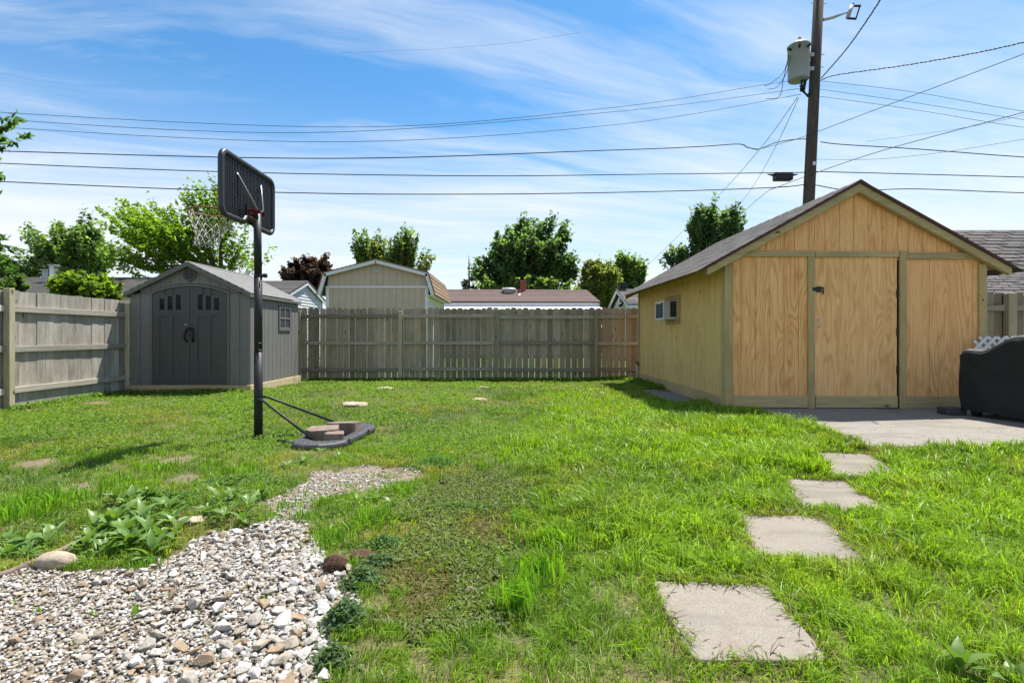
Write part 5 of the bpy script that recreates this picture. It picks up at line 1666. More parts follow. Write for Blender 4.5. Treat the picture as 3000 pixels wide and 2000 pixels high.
tree('locust_tree', 'tree reaching into the picture at the left edge', (-13.6, 11.2), 2.6, .15,
     [(-11.60, 11.2, 5.35, .95, .7, .62), (-11.70, 11.2, 4.35, .80, .6, .30), (-11.85, 11.2, 2.75, .95, .6, .80), (-11.55, 11.1, 3.25, .60, .5, .28), (-13.2, 11.4, 5, 1.3, 1, 2.2)], 170, 46, .17, .075, [(.065, .135, .040), (.090, .165, .045), (.050, .105, .040)], stretch=1.8, updir=-.25, elong=2.4, limbs=11, seed=20, shell=2)
tree('bush', 'low tree mass left of the flue on the grey roof', (P(45, 820, 30).x, 30), .7, .1,
     [ell(50, 800, 34, 26, 30), ell(95, 812, 26, 14, 30), ell(5, 790, 30, 40, 30)], 70, 60, .3, .16, MG, limbs=5, seed=21)
vine = tree('vine_bush', 'bright green vine bush topping the left fence by the shed', (-8.55, 10.3), .9, .05,
     [(-8.35, 10.2, 1.95, .62, .5, .34), (-8.75, 10.3, 2.05, .36, .4, .24), (-8.1, 10.1, 1.78, .34, .4, .26), (-8.45, 10.2, 2.28, .14, .2, .12), (-9.1, 10.2, 1.8, .34, .3, .12)], 170, 40, .10, .085, [(.130, .210, .018), (.170, .250, .030), (.080, .150, .020)], stretch=.3, elong=1.25, limbs=9, seed=22, group='shrubs over the left fence', twig=.006, shell=2.6)
vine['category'] = 'bush'
sap = tree('sapling', 'thin sapling with few leaves above the left fence', (-9.35, 9.6), 1.5, .02,
     [(-9.35, 9.6, 1.98, .35, .25, .16), (-9.15, 9.6, 2.15, .12, .15, .16), (-8.95, 9.55, 1.92, .14, .1, .08)], 26, 14, .08, .085, [(.09, .15, .04), (.06, .12, .035)], stretch=.8, elong=1.6, limbs=6, seed=23, group='shrubs over the left fence', twig=.005)
sap['category'] = 'bush'
for o_ in COL.objects:
    if o_.get('label') in ('low tree mass left of the flue on the grey roof',): o_['category'] = 'tree'

# bare spruce top
q = P(1373, 850, 34)
spz = thing('spruce_tree', (q.x, 34, 0), 'sparse half bare spruce beside the street lamp', 'tree', 'trees behind the yard')
RNG = np.random.default_rng(31)
mb = MB().tube([(q.x, 34, -.1), (q.x + .03, 34, 4.5), (q.x + .02, 34, 6.4)], [.12, .07, .012], 7)
tips = []
for k in range(34):
    z = 2.6 + k * .105
    L = max(.12, 1.25 * (1 - (z - 2.4) / 3.9)) * RNG.uniform(.5, 1.15)
    if z > 5.2: L *= .35
    a = RNG.uniform(0, 6.28)
    e = Vector((q.x + L * math.cos(a), 34 + L * math.sin(a), z - .12 * L + .02))
    mid = Vector((q.x + L * .5 * math.cos(a), 34 + L * .5 * math.sin(a), z + .03))
    mb.tube([(q.x, 34, z), mid, e], [.025, .018, .006], 4, cap=False)
    if z < 5.0:
        for t in np.linspace(.35, 1, 9): tips.append((q.x + L * t * math.cos(a), 34 + L * t * math.sin(a), z - .12 * L * t))
mb.build('trunk', M['bark'], spz)
tp = np.repeat(np.array(tips), 9, 0) + RNG.normal(size=(len(tips) * 9, 3)) * .06
o = bpy.data.objects.new('crown', quads_mesh('crown', leaf_quads(tp, .075, .3, 2.4), palette(len(tp), [(.035, .055, .030), (.05, .07, .035)]), M['leaf']))
place(o, (0, 0, 0), spz)

# ------------------------------------------------------------------ lawn
RNG = np.random.default_rng(5)


def keep_out(x, y, edge=0.0):
    bad = np.zeros(x.shape, bool)
    for p in STEPS:
        c = np.mean(p, 0)
        q = [(c[0] + (a[0] - c[0]) * (1 - edge), c[1] + (a[1] - c[1]) * (1 - edge)) for a in p]
        bad |= inside_n(q, x, y, .055 if edge else 0, 9.0)
    for r in (PAD, SLAB):
        bad |= (x > r[0] + edge * (.2 + 2.2 * vnoise(x, y, 6, 95))) & (x < r[1]) & (y > r[2] + edge * (.2 + 2.2 * vnoise(x, y, 6, 96))) & (y < r[3])
    bad |= (x > SX0 - .05) & (x < SX1 + .04) & (y > SY0 - .055) & (y < SY1 + .1)
    bad |= (x > GX0 - .03) & (y > GY0 - .03)
    bad |= (x < LF_X + .03) | (y > BF_Y - .01)
    return bad


def scatter(n_target, x0, x1, y0, y1, dens):
    """rejection sampling against a density function (0..1)"""
    x = RNG.uniform(x0, x1, n_target); y = RNG.uniform(y0, y1, n_target)
    k = RNG.uniform(0, 1, n_target) < dens(x, y)
    return x[k], y[k]


def blades(x, y, h, w, lean, col_lo, col_hi, z=None):
    """curved grass blades; returns verts (5n,3), cols (5n,3)"""
    n = len(x)
    z = gz(x, y) if z is None else z
    a = RNG.uniform(0, 2 * np.pi, n)
    f = np.stack([np.cos(a), np.sin(a), np.zeros(n)], 1)
    b = vnoise(x, y, 7, 97) * 12.0 + RNG.normal(size=n) * .9
    l = np.stack([np.cos(b), np.sin(b), np.zeros(n)], 1) * (lean * RNG.uniform(.2, 1.5, n))[:, None]
    root = np.stack([x, y, z - .004], 1)
    H = h[:, None]
    upv = np.array([0, 0, 1.0])[None]
    W = (w * .5)[:, None]
    m = root + l * H * .35 + upv * H * .62
    t = root + l * H * 1.15 + upv * H * (1 - .28 * np.clip(lean, 0, 1.6)[:, None])
    V = np.stack([root - f * W * .8, root + f * W * .8, m - f * W, m + f * W, t], 1).reshape(-1, 3)
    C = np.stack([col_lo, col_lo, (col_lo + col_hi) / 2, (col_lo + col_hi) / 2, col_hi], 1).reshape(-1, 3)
    return V, C


def blade_mesh(name, parts, mat):
    V = np.concatenate([p[0] for p in parts]); C = np.concatenate([p[1] for p in parts])
    n = len(V) // 5
    base = (np.arange(n) * 5)[:, None]
    loops = (base + np.array([0, 1, 3, 2, 2, 3, 4])[None]).ravel()
    starts = (np.arange(n)[:, None] * 7 + np.array([0, 4])[None]).ravel()
    return np_mesh(name, V, loops, starts, mat, C)


def in_view(x, y):
    return (np.abs(x) < y * 1.08 + 1.2)


ALLG = [GRAVEL, GRAVEL2]


def gravel_mask(x, y):
    return inside_n(GRAVEL, x, y, .06) | inside_n(GRAVEL2, x, y, .16)


def grass_colour(x, y, n, lush):
    """blade colours by patches: lush, yellowish, olive; lush in 0..1"""
    p = vnoise(x, y, .8, 41) * .5 + vnoise(x, y, 2.6, 42) * .3 + vnoise(x, y, 8, 43) * .2
    dark = np.array([.100, .200, .022]); bright = np.array([.235, .380, .024]); yellow = np.array([.335, .350, .045]); brown = np.array([.280, .215, .085])
    t = np.clip(smooth(.28, .66, p) * .65 + lush * .45, 0, 1)[:, None]
    c = dark[None] * (1 - t) + bright[None] * t
    yl = (smooth(.55, .75, vnoise(x, y, 1.7, 44) * .6 + vnoise(x, y, 5.5, 45) * .4) * (1 - .6 * lush) * (.25 + .75 * smooth(1.9, 2.9, y)))[:, None]
    c = c * (1 - yl * .65) + yellow[None] * yl * .65
    br = (RNG.uniform(0, 1, n) < (.06 + .22 * yl[:, 0]))
    c[br] = c[br] * .25 + brown[None] * .75
    return c * RNG.uniform(.60, 1.46, n)[:, None]


parts = []
BAREXY = np.array(BARE)


def bare_mask(x, y):
    m = np.zeros(x.shape)
    for bx, by, br in BARE: m = np.maximum(m, smooth(br, br * .45, np.hypot(x - bx, y - by)))
    return m


# general lawn in distance bands
for (ya, yb, dens0) in ((.95, 1.6, 11000), (1.6, 2.6, 22000), (2.6, 3.8, 13000), (3.8, 5.4, 8500), (5.4, 8.0, 5200), (8.0, 13.0, 3000)):
    xa, xb = -min(7.4, yb * 1.08 + 1.2), min(7.4, yb * 1.08 + 1.2)
    n = int((xb - xa) * (yb - ya) * dens0)

    def dens(x, y):
        d = np.ones(x.shape)
        d[~in_view(x, y)] = 0
        gm_ = gravel_mask(x, y)
        d[gm_] = .004
        d[inside_n(OLIVE, x, y, .3)] *= .20
        d *= 1 - .93 * bare_mask(x, y)
        d *= .60 + .40 * smooth(.25, .55, vnoise(x, y, 1.9, 51))
        d *= .22 + .78 * smooth(.30, .58, vnoise(x, y, 13, 52) * .6 + vnoise(x, y, 29, 53) * .4)
        d[keep_out(x, y, .02)] = 0
        return d
    x, y = scatter(n, xa, xb, ya, yb, dens)
    n = len(x)
    lush = smooth(-.4, 1.0, x + (vnoise(x, y, 1.0, 61) - .5) * 1.4) * smooth(13, 6, y)
    h = RNG.uniform(.45, 1.3, n) * (.034 + .044 * lush * smooth(1.5, 3.0, y + x * .3) + .020 * vnoise(x, y, 2.2, 62))
    tall = smooth(.62, .80, vnoise(x, y, 1.4, 63)) * .5
    h = h * (1 + tall * lush)
    h *= 1 - .35 * smooth(8, 12, y)
    near = np.min([dist_poly(p, x, y) for p in STEPS], axis=0)
    h *= .62 + .38 * smooth(.0, .12, near)
    h *= .65 + .7 * smooth(.25, .65, vnoise(x, y, 13, 52) * .6 + vnoise(x, y, 29, 53) * .4)
    w = (.0030 + .0030 * lush * smooth(1.6, 3.2, y)) * RNG.uniform(.7, 1.4, n) * (1 + np.clip(y - 3, 0, 9) * .10)
    lean = RNG.uniform(.10, 1.25, n)
    c = grass_colour(x, y, n, lush)
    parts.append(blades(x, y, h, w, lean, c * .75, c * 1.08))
# overhanging fringe round the stepping stones and the pad
for poly in STEPS + [[(3.36, 4.72), (9.2, 4.70), (9.2, 4.69), (3.35, 4.70)], [(3.36, 4.75), (3.36, 7.2), (3.35, 7.2), (3.35, 4.75)]]:
    per = 0
    P4 = poly
    xs, ys = [], []
    for k in range(4):
        a, b = np.array(P4[k]), np.array(P4[(k + 1) % 4])
        L = np.hypot(*(b - a))
        if L < .1: continue
        m_ = int(L * 900)
        t = RNG.uniform(0, 1, m_)[:, None]
        q = a + (b - a) * t + RNG.normal(size=(m_, 2)) * .03
        xs.append(q[:, 0]); ys.append(q[:, 1])
    x, y = np.concatenate(xs), np.concatenate(ys)
    k = ~keep_out(x, y, .06)
    x, y = x[k], y[k]
    n = len(x)
    c = grass_colour(x, y, n, np.full(n, .6)) * .85
    dry_ = RNG.uniform(0, 1, n) < .25
    c[dry_] = np.array([.26, .195, .105]) * RNG.uniform(.6, 1.1, dry_.sum())[:, None]
    parts.append(blades(x, y, RNG.uniform(.03, .085, n), RNG.uniform(.003, .005, n), RNG.uniform(.5, 1.5, n), c * .8, c))


# tall tufts
def tuft(cx, cy, rx, ry, n, h0, h1, w, bright=1.0, lean=.5):
    x = cx + RNG.normal(size=n) * rx * .5; y = cy + RNG.normal(size=n) * ry * .5
    k = ~keep_out(x, y, 0)
    x, y = x[k], y[k]; n = len(x)
    c = np.array([.195, .360, .024])[None] * RNG.uniform(.6, 1.25, n)[:, None] * bright
    c[:, 0] *= RNG.uniform(.7, 1.15, n)
    return blades(x, y, RNG.uniform(h0, h1, n), RNG.uniform(.7, 1.3, n) * w, RNG.uniform(.05, lean * 1.15, n), c * .8, c * 1.1)


TUFTS = [(1185, 1400, .09, .09, 130, .10, .19, .008), (1225, 1330, .13, .12, 170, .09, .17, .0075), (1270, 1250, .16, .16, 220, .08, .15, .007), (1310, 1180, .2, .2, 260, .07, .13, .007), (1200, 1200, .08, .1, 60, .07, .12, .006),
         (110, 1160, .28, .16, 300, .07, .15, .007), (50, 1185, .25, .14, 220, .07, .14, .007), (270, 1115, .2, .14, 170, .06, .12, .007), (380, 1080, .2, .14, 150, .05, .11, .007), (230, 1050, .4, .25, 160, .05, .10, .007),
         (560, 1090, .25, .16, 200, .05, .10, .006), (480, 1080, .2, .15, 130, .05, .1, .006), (760, 1235, .12, .10, 170, .06, .13, .0055), (850, 1200, .16, .13, 260, .06, .13, .0055), (920, 1130, .14, .14, 220, .05, .10, .005), (720, 1195, .08, .06, 60, .05, .10, .005),
         (1000, 1060, .22, .22, 320, .05, .10, .0045), (940, 1040, .2, .2, 200, .05, .09, .0045), (340, 1285, .07, .04, 40, .04, .07, .005), (310, 1290, .05, .03, 26, .03, .06, .005), (820, 1040, .3, .12, 160, .04, .08, .006), (660, 1010, .2, .1, 110, .04, .07, .006),
         (690, 1192, .10, .05, 70, .04, .09, .0045), (655, 1170, .10, .06, 80, .04, .09, .0045), (735, 1158, .10, .05, 60, .04, .08, .0045), (700, 1140, .12, .06, 40, .03, .06, .004), (800, 1118, .18, .06, 60, .03, .06, .004), (880, 1095, .16, .06, 70, .03, .06, .004), (620, 1195, .1, .05, 60, .04, .08, .0045), (210, 1390, .02, .02, 7, .03, .05, .006), (310, 1385, .02, .02, 9, .04, .07, .006), (90, 1382, .02, .02, 8, .03, .05, .006), (1060, 1400, .1, .1, 40, .03, .06, .004)]
for (px_, py_, rx, ry, n, h0, h1, w) in TUFTS:
    cx, cy = G(px_, py_)
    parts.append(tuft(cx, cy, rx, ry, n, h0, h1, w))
lawn = bpy.data.objects.new('grass', blade_mesh('grass', parts, M['grass']))
place(lawn, (0, 0, 0))
tag(lawn, 'patchy sunlit lawn grass covering the backyard', 'grass', None, 'stuff')

# low leafy cover: clover, knotweed and small weeds
V, C = [], []


def low_leaves(x, y, size, zlo, zhi, cols, elong=1.5, up=.9):
    n = len(x)
    c = np.stack([x, y, gz(x, y) + RNG.uniform(zlo, zhi, n)], 1)
    V.append(leaf_quads(c, size, up, elong)); C.append(palette(n, cols, .25))


x, y = scatter(170000, -1.3, .9, 1.5, 4.6, lambda x, y: inside_n(OLIVE, x, y, .3) * (.45 + .5 * smooth(.35, .6, vnoise(x, y, 2.3, 71))) * ~keep_out(x, y))
g_ = vnoise(x, y, 2.3, 71) > .47
low_leaves(x[g_], y[g_], .0125, .004, .030, [(.140, .175, .050), (.205, .240, .110), (.105, .145, .038)])
low_leaves(x[~g_], y[~g_], .0110, .002, .022, [(.150, .118, .040), (.125, .130, .038), (.195, .155, .062), (.15, .17, .055)])
x, y = scatter(150000, -7.3, 1.4, 2.4, 12.9, lambda x, y: in_view(x, y) * ~keep_out(x, y) * ~gravel_mask(x, y) * smooth(.42, .70, vnoise(x, y, 1.2, 72)) * np.clip(5 / y, 0, 1) * (1 - bare_mask(x, y)) * smooth(1.4, -.2, x) * .9)
low_leaves(x, y, .017 * (1 + np.clip(y - 3, 0, 8) * .14), .012, .045, [(.115, .215, .022), (.160, .265, .028), (.150, .215, .060)], 1.3)
for (px_, py_, rx, ry, n, s, hh, cols) in ((830, 1330, .10, .10, 900, .013, .07, [(.085, .145, .060), (.125, .185, .090)]), (790, 1430, .10, .10, 1100, .013, .09, [(.075, .135, .055), (.115, .175, .085)]), (870, 1290, .12, .10, 700, .013, .05, [(.085, .145, .060), (.125, .185, .090)]),
                                     (560, 1110, .35, .22, 2200, .016, .05, [(.095, .185, .035), (.135, .225, .055)]), (380, 1150, .3, .14, 1500, .016, .05, [(.095, .185, .035), (.135, .225, .055)]), (1000, 1070, .25, .2, 1800, .012, .07, [(.075, .170, .040), (.11, .215, .055)]), (1060, 1170, .3, .14, 1300, .013, .04, [(.085, .165, .045), (.13, .205, .07)]),
                                     (760, 1520, .08, .08, 500, .013, .06, [(.085, .14, .05), (.13, .185, .08)]), (880, 1250, .14, .1, 900, .013, .06, [(.085, .165, .045), (.12, .20, .07)])):
    cx, cy = G(px_, py_)
    xx = cx + RNG.normal(size=n) * rx * .45; yy = cy + RNG.normal(size=n) * ry * .45
    dd_ = 1 - np.clip(np.hypot((xx - cx) / rx, (yy - cy) / ry), 0, 1)
    c = np.stack([xx, yy, gz(xx, yy) + RNG.uniform(.1, 1, n) * hh * (.35 + dd_)], 1)
    V.append(leaf_quads(c, s, .6, 1.7)); C.append(palette(n, cols, .3))
# weeds along the foot of the fences and sheds
xs = np.concatenate([RNG.uniform(-4.9, 3.0, 5200), RNG.uniform(-7.2, -5.0, 900), np.full(900, LF_X + .12) + RNG.normal(size=900) * .08, np.full(1500, 2.95) + RNG.normal(size=1500) * .12])
ys = np.concatenate([BF_Y - .12 - np.abs(RNG.normal(size=5200)) * .12, 9.75 - np.abs(RNG.normal(size=900)) * .1, RNG.uniform(7.4, 9.8, 900), RNG.uniform(8, 12.2, 1500)])
k = ~keep_out(xs, ys)
xs, ys = xs[k], ys[k]
low_leaves(xs, ys, .034, .01, .085, [(.100, .200, .026), (.140, .250, .030)], 1.3, .5)
Vn, Cn = np.concatenate(V), np.concatenate(C)
M['cover_leaf'] = leafy('low leaves', trans=.42, rough=.6, spec=.12)
cover = bpy.data.objects.new('ground_cover', quads_mesh('ground_cover', Vn, Cn, M['cover_leaf']))
place(cover, (0, 0, 0))
tag(cover, 'low clover and knotweed leaves spread among the grass', 'weeds', None, 'stuff')


# ------------------------------------------------------------------ plantain weeds (each rosette a plant with its own leaves)
def leaf_mesh(seed, L, W):
    r = random.Random(seed)
    n = 6
    vs, fs = [], []
    for i in range(n + 1):
        t = i / n
        wdt = W * (math.sin(math.pi * min(1, t * 1.02) ** .75) ** .8) * (1 if t > .18 else .35) + .003
        x = L * t
        z = L * (.42 * t - .48 * t * t) + r.uniform(-.004, .004)
        vs += [(x, -wdt / 2, z + wdt * .16), (x, 0, z), (x, wdt / 2, z + wdt * .16)]
    for i in range(n):
        for j in (0, 1):
            a = i * 3 + j
            fs.append((a, a + 1, a + 4, a + 3))
    me = bpy.data.meshes.new('leaf')
    me.from_pydata(vs, [], fs)
    me.polygons.foreach_set('use_smooth', [True] * len(me.polygons))
    me.materials.append(M['weed'])
    return me


def weed_fn(n, b, out):
    v = coords(n)
    r = n.node('ShaderNodeObjectInfo').outputs['Random']
    c = n.mix(r, (.085, .185, .024), (.205, .305, .080))
    c = n.mix(n.math('MULTIPLY', n.ramp(n.noise(v, 40, 3), .4, .7), .4), c, (.10, .16, .06))
    n.set(b.inputs['Base Color'], c)
    t = n.node('ShaderNodeBsdfTranslucent', {'Color': n.mix(1.0, c, (1.4, 1.5, .5), 'MULTIPLY')})
    n.set(out.inputs['Surface'], n.node('ShaderNodeMixShader', {0: .32, 1: b.outputs[0], 2: t.outputs[0]}).outputs[0])


M['weed'] = material('plantain leaf', weed_fn, .40, .40)
LEAVES = [leaf_mesh(i, L, W) for i, (L, W) in enumerate([(.12, .042), (.15, .046), (.10, .040), (.16, .050), (.13, .052)])]
BIG = [leaf_mesh(20 + i, L, W) for i, (L, W) in enumerate([(.20, .075), (.16, .07), (.12, .06)])]
MINI = [leaf_mesh(40 + i, L, W) for i, (L, W) in enumerate([(.07, .035), (.09, .04)])]
rw = random.Random(17)


def rosette(px_, py_, meshes, n, label, group, tilt=(10, 45), scale=1.0, name='plantain_weed'):
    x, y = G(px_, py_)
    z = float(gz(x, y))
    root = thing(name, (x, y, z), label, 'weed', group)
    a0 = rw.uniform(0, 6.28)
    for k in range(n):
        a = a0 + 2 * math.pi * k / n + rw.uniform(-.4, .4)
        s = scale * rw.uniform(.7, 1.15)
        o = instance('leaf', rw.choice(meshes), (x + .008 * math.cos(a), y + .008 * math.sin(a), z + .004 * k), root)
        o.rotation_euler = (rw.uniform(-.25, .25), -R(rw.uniform(*tilt)), a)
        o.scale = (s, s, s)


for (px_, py_, n, s) in ((300, 1165, 8, 1), (345, 1150, 8, 1), (270, 1200, 9, 1.05), (330, 1205, 9, 1.1), (385, 1175, 8, 1), (225, 1225, 8, 1), (300, 1245, 9, 1.1), (370, 1240, 8, 1.05), (240, 1262, 7, .9), (405, 1215, 8, .9), (350, 1265, 7, .9),
                   (190, 1255, 7, .9), (270, 1160, 7, .9), (315, 1185, 8, .9), (250, 1215, 8, .9), (285, 1225, 8, 1), (340, 1230, 8, 1), (395, 1195, 7, .9), (210, 1240, 7, .9)):
    rosette(px_, py_, LEAVES, n + 5, 'broad leaved green weed in the big clump left of the gravel', 'clump of plantain left of the gravel', tilt=(8, 62), scale=s * .85)
for (px_, py_, n, s) in ((505, 1165, 8, .9), (540, 1150, 8, .95), (570, 1175, 8, 1), (520, 1195, 8, .95), (600, 1150, 7, .9), (480, 1180, 7, .8), (560, 1200, 7, .9)):
    rosette(px_, py_, LEAVES, n + 4, 'broad leaved green weed in the clump at the gravel\'s upper edge', 'clump of plantain above the gravel', tilt=(8, 62), scale=s * .8)
for (px_, py_, n, s) in ((20, 1262, 7, .9), (70, 1245, 7, .9), (110, 1240, 7, .8), (60, 1265, 6, .8), (130, 1222, 6, .75), (15, 1240, 6, .8)):
    rosette(px_, py_, LEAVES, n + 3, 'grey green weed at the left edge above the gravel', 'weeds at the left edge', tilt=(8, 55), scale=s * .8)
for (px_, py_, n, s) in ((820, 1160, 7, .7), (860, 1150, 7, .75), (900, 1165, 7, .7), (1045, 1050, 6, .7), (880, 1045, 6, .7), (700, 1065, 7, .8), (660, 1075, 6, .8), (780, 1050, 6, .7), (740, 1040, 6, .6)):
    rosette(px_, py_, MINI + LEAVES[:1], n, 'small broad leaved weed round the fine gravel patch', 'weeds around the fine gravel patch', scale=s)
rosette(2205, 1545, BIG, 7, 'bright green broad leaved weed near the bottom right corner', None, tilt=(25, 70), scale=.62, name='broadleaf_weed')
rosette(2330, 1575, BIG, 6, 'broad leaved weed cut by the bottom right corner', None, tilt=(25, 70), scale=.6, name='broadleaf_weed')

# ------------------------------------------------------------------ gravel
RNG = np.random.default_rng(9)


def rock_mesh(seed, flat=.5):
    r = np.random.default_rng(seed)
    bm = bmesh.new()
    p = r.normal(size=(19, 3)); p /= np.linalg.norm(p, axis=1)[:, None]
    p *= r.uniform(.72, 1.0, (19, 1))
    p *= np.array([r.uniform(.8, 1.15), r.uniform(.6, .95), flat * r.uniform(.7, 1.2)])
    for q in p: bm.verts.new(q * .5)
    res = bmesh.ops.convex_hull(bm, input=bm.verts)
    bmesh.ops.delete(bm, geom=[g for g in res['geom_interior'] if isinstance(g, bmesh.types.BMVert)], context='VERTS')
    bmesh.ops.triangulate(bm, faces=bm.faces)
    bmesh.ops.recalc_face_normals(bm, faces=bm.faces)
    bm.verts.index_update()
    vs = np.array([v.co[:] for v in bm.verts]); fs = np.array([[v.index for v in f.verts] for f in bm.faces])
    bm.free()
    return vs, fs


ROCKS = [rock_mesh(100 + i) for i in range(14)]
STONE = np.array([(.315, .285, .245), (.425, .40, .365), (.24, .205, .165), (.50, .485, .46), (.28, .205, .135), (.17, .155, .135), (.34, .29, .23)])


def rot_mats(n, tilt):
    a = RNG.uniform(0, 2 * np.pi, n); b = RNG.normal(size=n) * tilt; c = RNG.normal(size=n) * tilt
    ca, sa, cb, sb_, cc_, sc2 = np.cos(a), np.sin(a), np.cos(b), np.sin(b), np.cos(c), np.sin(c)
    Rz = np.zeros((n, 3, 3)); Rz[:, 0, 0] = ca; Rz[:, 0, 1] = -sa; Rz[:, 1, 0] = sa; Rz[:, 1, 1] = ca; Rz[:, 2, 2] = 1
    Rx = np.zeros((n, 3, 3)); Rx[:, 0, 0] = 1; Rx[:, 1, 1] = cb; Rx[:, 1, 2] = -sb_; Rx[:, 2, 1] = sb_; Rx[:, 2, 2] = cb
    Ry = np.zeros((n, 3, 3)); Ry[:, 1, 1] = 1; Ry[:, 0, 0] = cc_; Ry[:, 0, 2] = sc2; Ry[:, 2, 0] = -sc2; Ry[:, 2, 2] = cc_
    return Rz @ Rx @ Ry


def coarse(x, y):
    """big stones gather toward the right and the near edge of the bed"""
    return smooth(-2.0, -.75, x + (vnoise(x, y, 2.1, 81) - .5) * .8) * .75 + smooth(3.0, 2.6, y) * 0 + smooth(2.35, 2.9, y) * .35 + .05


def stamp(x, y, s, zoff=.0):
    n = len(x)
    k = RNG.integers(0, len(ROCKS), n)
    Rm = rot_mats(n, .35)
    col = STONE[RNG.choice(len(STONE), n, p=[.22, .24, .13, .18, .09, .06, .08])] * RNG.uniform(.8, 1.12, n)[:, None]
    VV, LL, CC, off = [], [], [], 0
    for i in range(len(ROCKS)):
        m_ = np.where(k == i)[0]
        if not len(m_): continue
        v, f = ROCKS[i]
        W = np.einsum('nij,vj->nvi', Rm[m_], v) * s[m_][:, None, None]
        W += np.stack([x[m_], y[m_], gz(x[m_], y[m_]) + zoff + s[m_] * .12], 1)[:, None]
        VV.append(W.reshape(-1, 3)); CC.append(np.repeat(col[m_], len(v), 0))
        LL.append((f[None] + (np.arange(len(m_)) * len(v))[:, None, None] + off).reshape(-1)); off += len(m_) * len(v)
    return np.concatenate(VV), np.concatenate(LL), np.concatenate(CC)


bed = MB()
gpoly = [(p[0], p[1]) for p in GRAVEL]
gb = thing('gravel_bed', (-1.8, 1.8, 0), 'bed of crushed white limestone in the near left corner', None)
gb['kind'] = 'structure'
# individually pickable stones
bigx, bigy, bigs = [], [], []
tries = 0
while len(bigx) < 290 and tries < 30000:
    tries += 1
    x = RNG.uniform(-2.3, -.55); y = RNG.uniform(1.35, 3.15)
    if len(bigx) < 45: x, y = RNG.uniform(-1.35, -.6), RNG.uniform(1.35, 2.25)
    if not inside(GRAVEL, np.array([x]), np.array([y]))[0] or abs(x) > y * 1.05 + .1: continue
    cf = float(coarse(np.array([x]), np.array([y]))[0])
    if RNG.uniform() > cf + .06: continue
    s = RNG.uniform(.034, .056) + RNG.uniform(0, 1) ** 2.2 * .085 * min(1, cf) * float(smooth(2.75, 1.9, np.array(y)) * .8 + .35)
    if len(bigx) < 45: s = RNG.uniform(.045, .105)
    if bigx and np.min(np.hypot(np.array(bigx) - x, np.array(bigy) - y) - (np.array(bigs) + s) * .33) < 0: continue
    bigx.append(x); bigy.append(y); bigs.append(s)
rockmes = []
for i, (v, f) in enumerate(ROCKS):
    for ci in range(3):
        me = bpy.data.meshes.new('stone')
        me.from_pydata([tuple(p) for p in v], [], [tuple(q) for q in f])
        at = me.attributes.new('tint', 'FLOAT_COLOR', 'POINT')
        c = STONE[[1, 3, 0, 6, 0, 1, 4][(i * 3 + ci) % 7]] * (1.02 - .06 * ci)
        for q in at.data: q.color = (*c, 1)
        me.materials.append(M['stone'])
        rockmes.append(me)
for x, y, s in zip(bigx, bigy, bigs):
    o = instance('stone', rockmes[RNG.integers(0, len(rockmes))], (x, y, float(gz(x, y)) + .010 + s * .17), gb)
    o.rotation_euler = (RNG.normal() * .35, RNG.normal() * .35, RNG.uniform(0, 6.28)); o.scale = (s * RNG.uniform(.9, 1.35), s, s * RNG.uniform(.75, 1.1))
# the countless rest
x, y = scatter(40000, -3.4, -.5, 1.0, 3.3, lambda x, y: inside_n(GRAVEL, x, y, .08) * (np.abs(x) < y * 1.06 + .7))
s = (.014 + .014 * RNG.uniform(0, 1, len(x)) ** 1.5 + .024 * coarse(x, y) * RNG.uniform(0, 1, len(x)) ** 1.3)
a = stamp(x, y, s, .004)
x, y = scatter(19000, -2.7, -.3, 2.6, 5.1, lambda x, y: inside_n(GRAVEL2, x, y, .22) * (.10 + .9 * smooth(.35, .62, vnoise(x, y, 3.0, 82))))
b = stamp(x, y, .011 + .030 * RNG.uniform(0, 1, len(x)) ** 3.5, .0)
VV = np.concatenate([a[0], b[0]]); LL = np.concatenate([a[1], b[1] + len(a[0])]); CC = np.concatenate([a[2], b[2]])
o = bpy.data.objects.new('gravel', np_mesh('gravel', VV, LL, np.arange(len(LL) // 3) * 3, M['stone'], CC))
place(o, (0, 0, 0), gb)
o['kind'] = 'stuff'


# single stones, clods
def lump(name, label, catg, c, size, mat, seed, flat=.6, rough_=.25, bury=.25):
    bm = bmesh.new()
    bmesh.ops.create_icosphere(bm, subdivisions=3, radius=1)
    r = np.random.default_rng(seed)
    ph = r.uniform(0, 6, 9)
    for v in bm.verts:
        p = v.co
        k = 1 + rough_ * (math.sin(2.3 * p.x + ph[0]) * math.sin(2.7 * p.y + ph[1]) + .5 * math.sin(5.1 * p.y + ph[2]) * math.sin(4.3 * p.z + ph[3]) + .3 * math.sin(9 * p.x + ph[4]) * math.sin(8 * p.z + ph[5]))
        v.co = Vector((p.x * size[0] * k, p.y * size[1] * k, p.z * size[2] * k))
    me = bpy.data.meshes.new(name)
    bm.to_mesh(me); bm.free()
    me.polygons.foreach_set('use_smooth', [True] * len(me.polygons))
    me.materials.append(mat)
    o = bpy.data.objects.new(name, me)
    z = float(gz(c[0], c[1]))
    place(o, (c[0], c[1], z + size[2] * (1 - 2 * bury)))
    tag(o, label, catg)
    return o


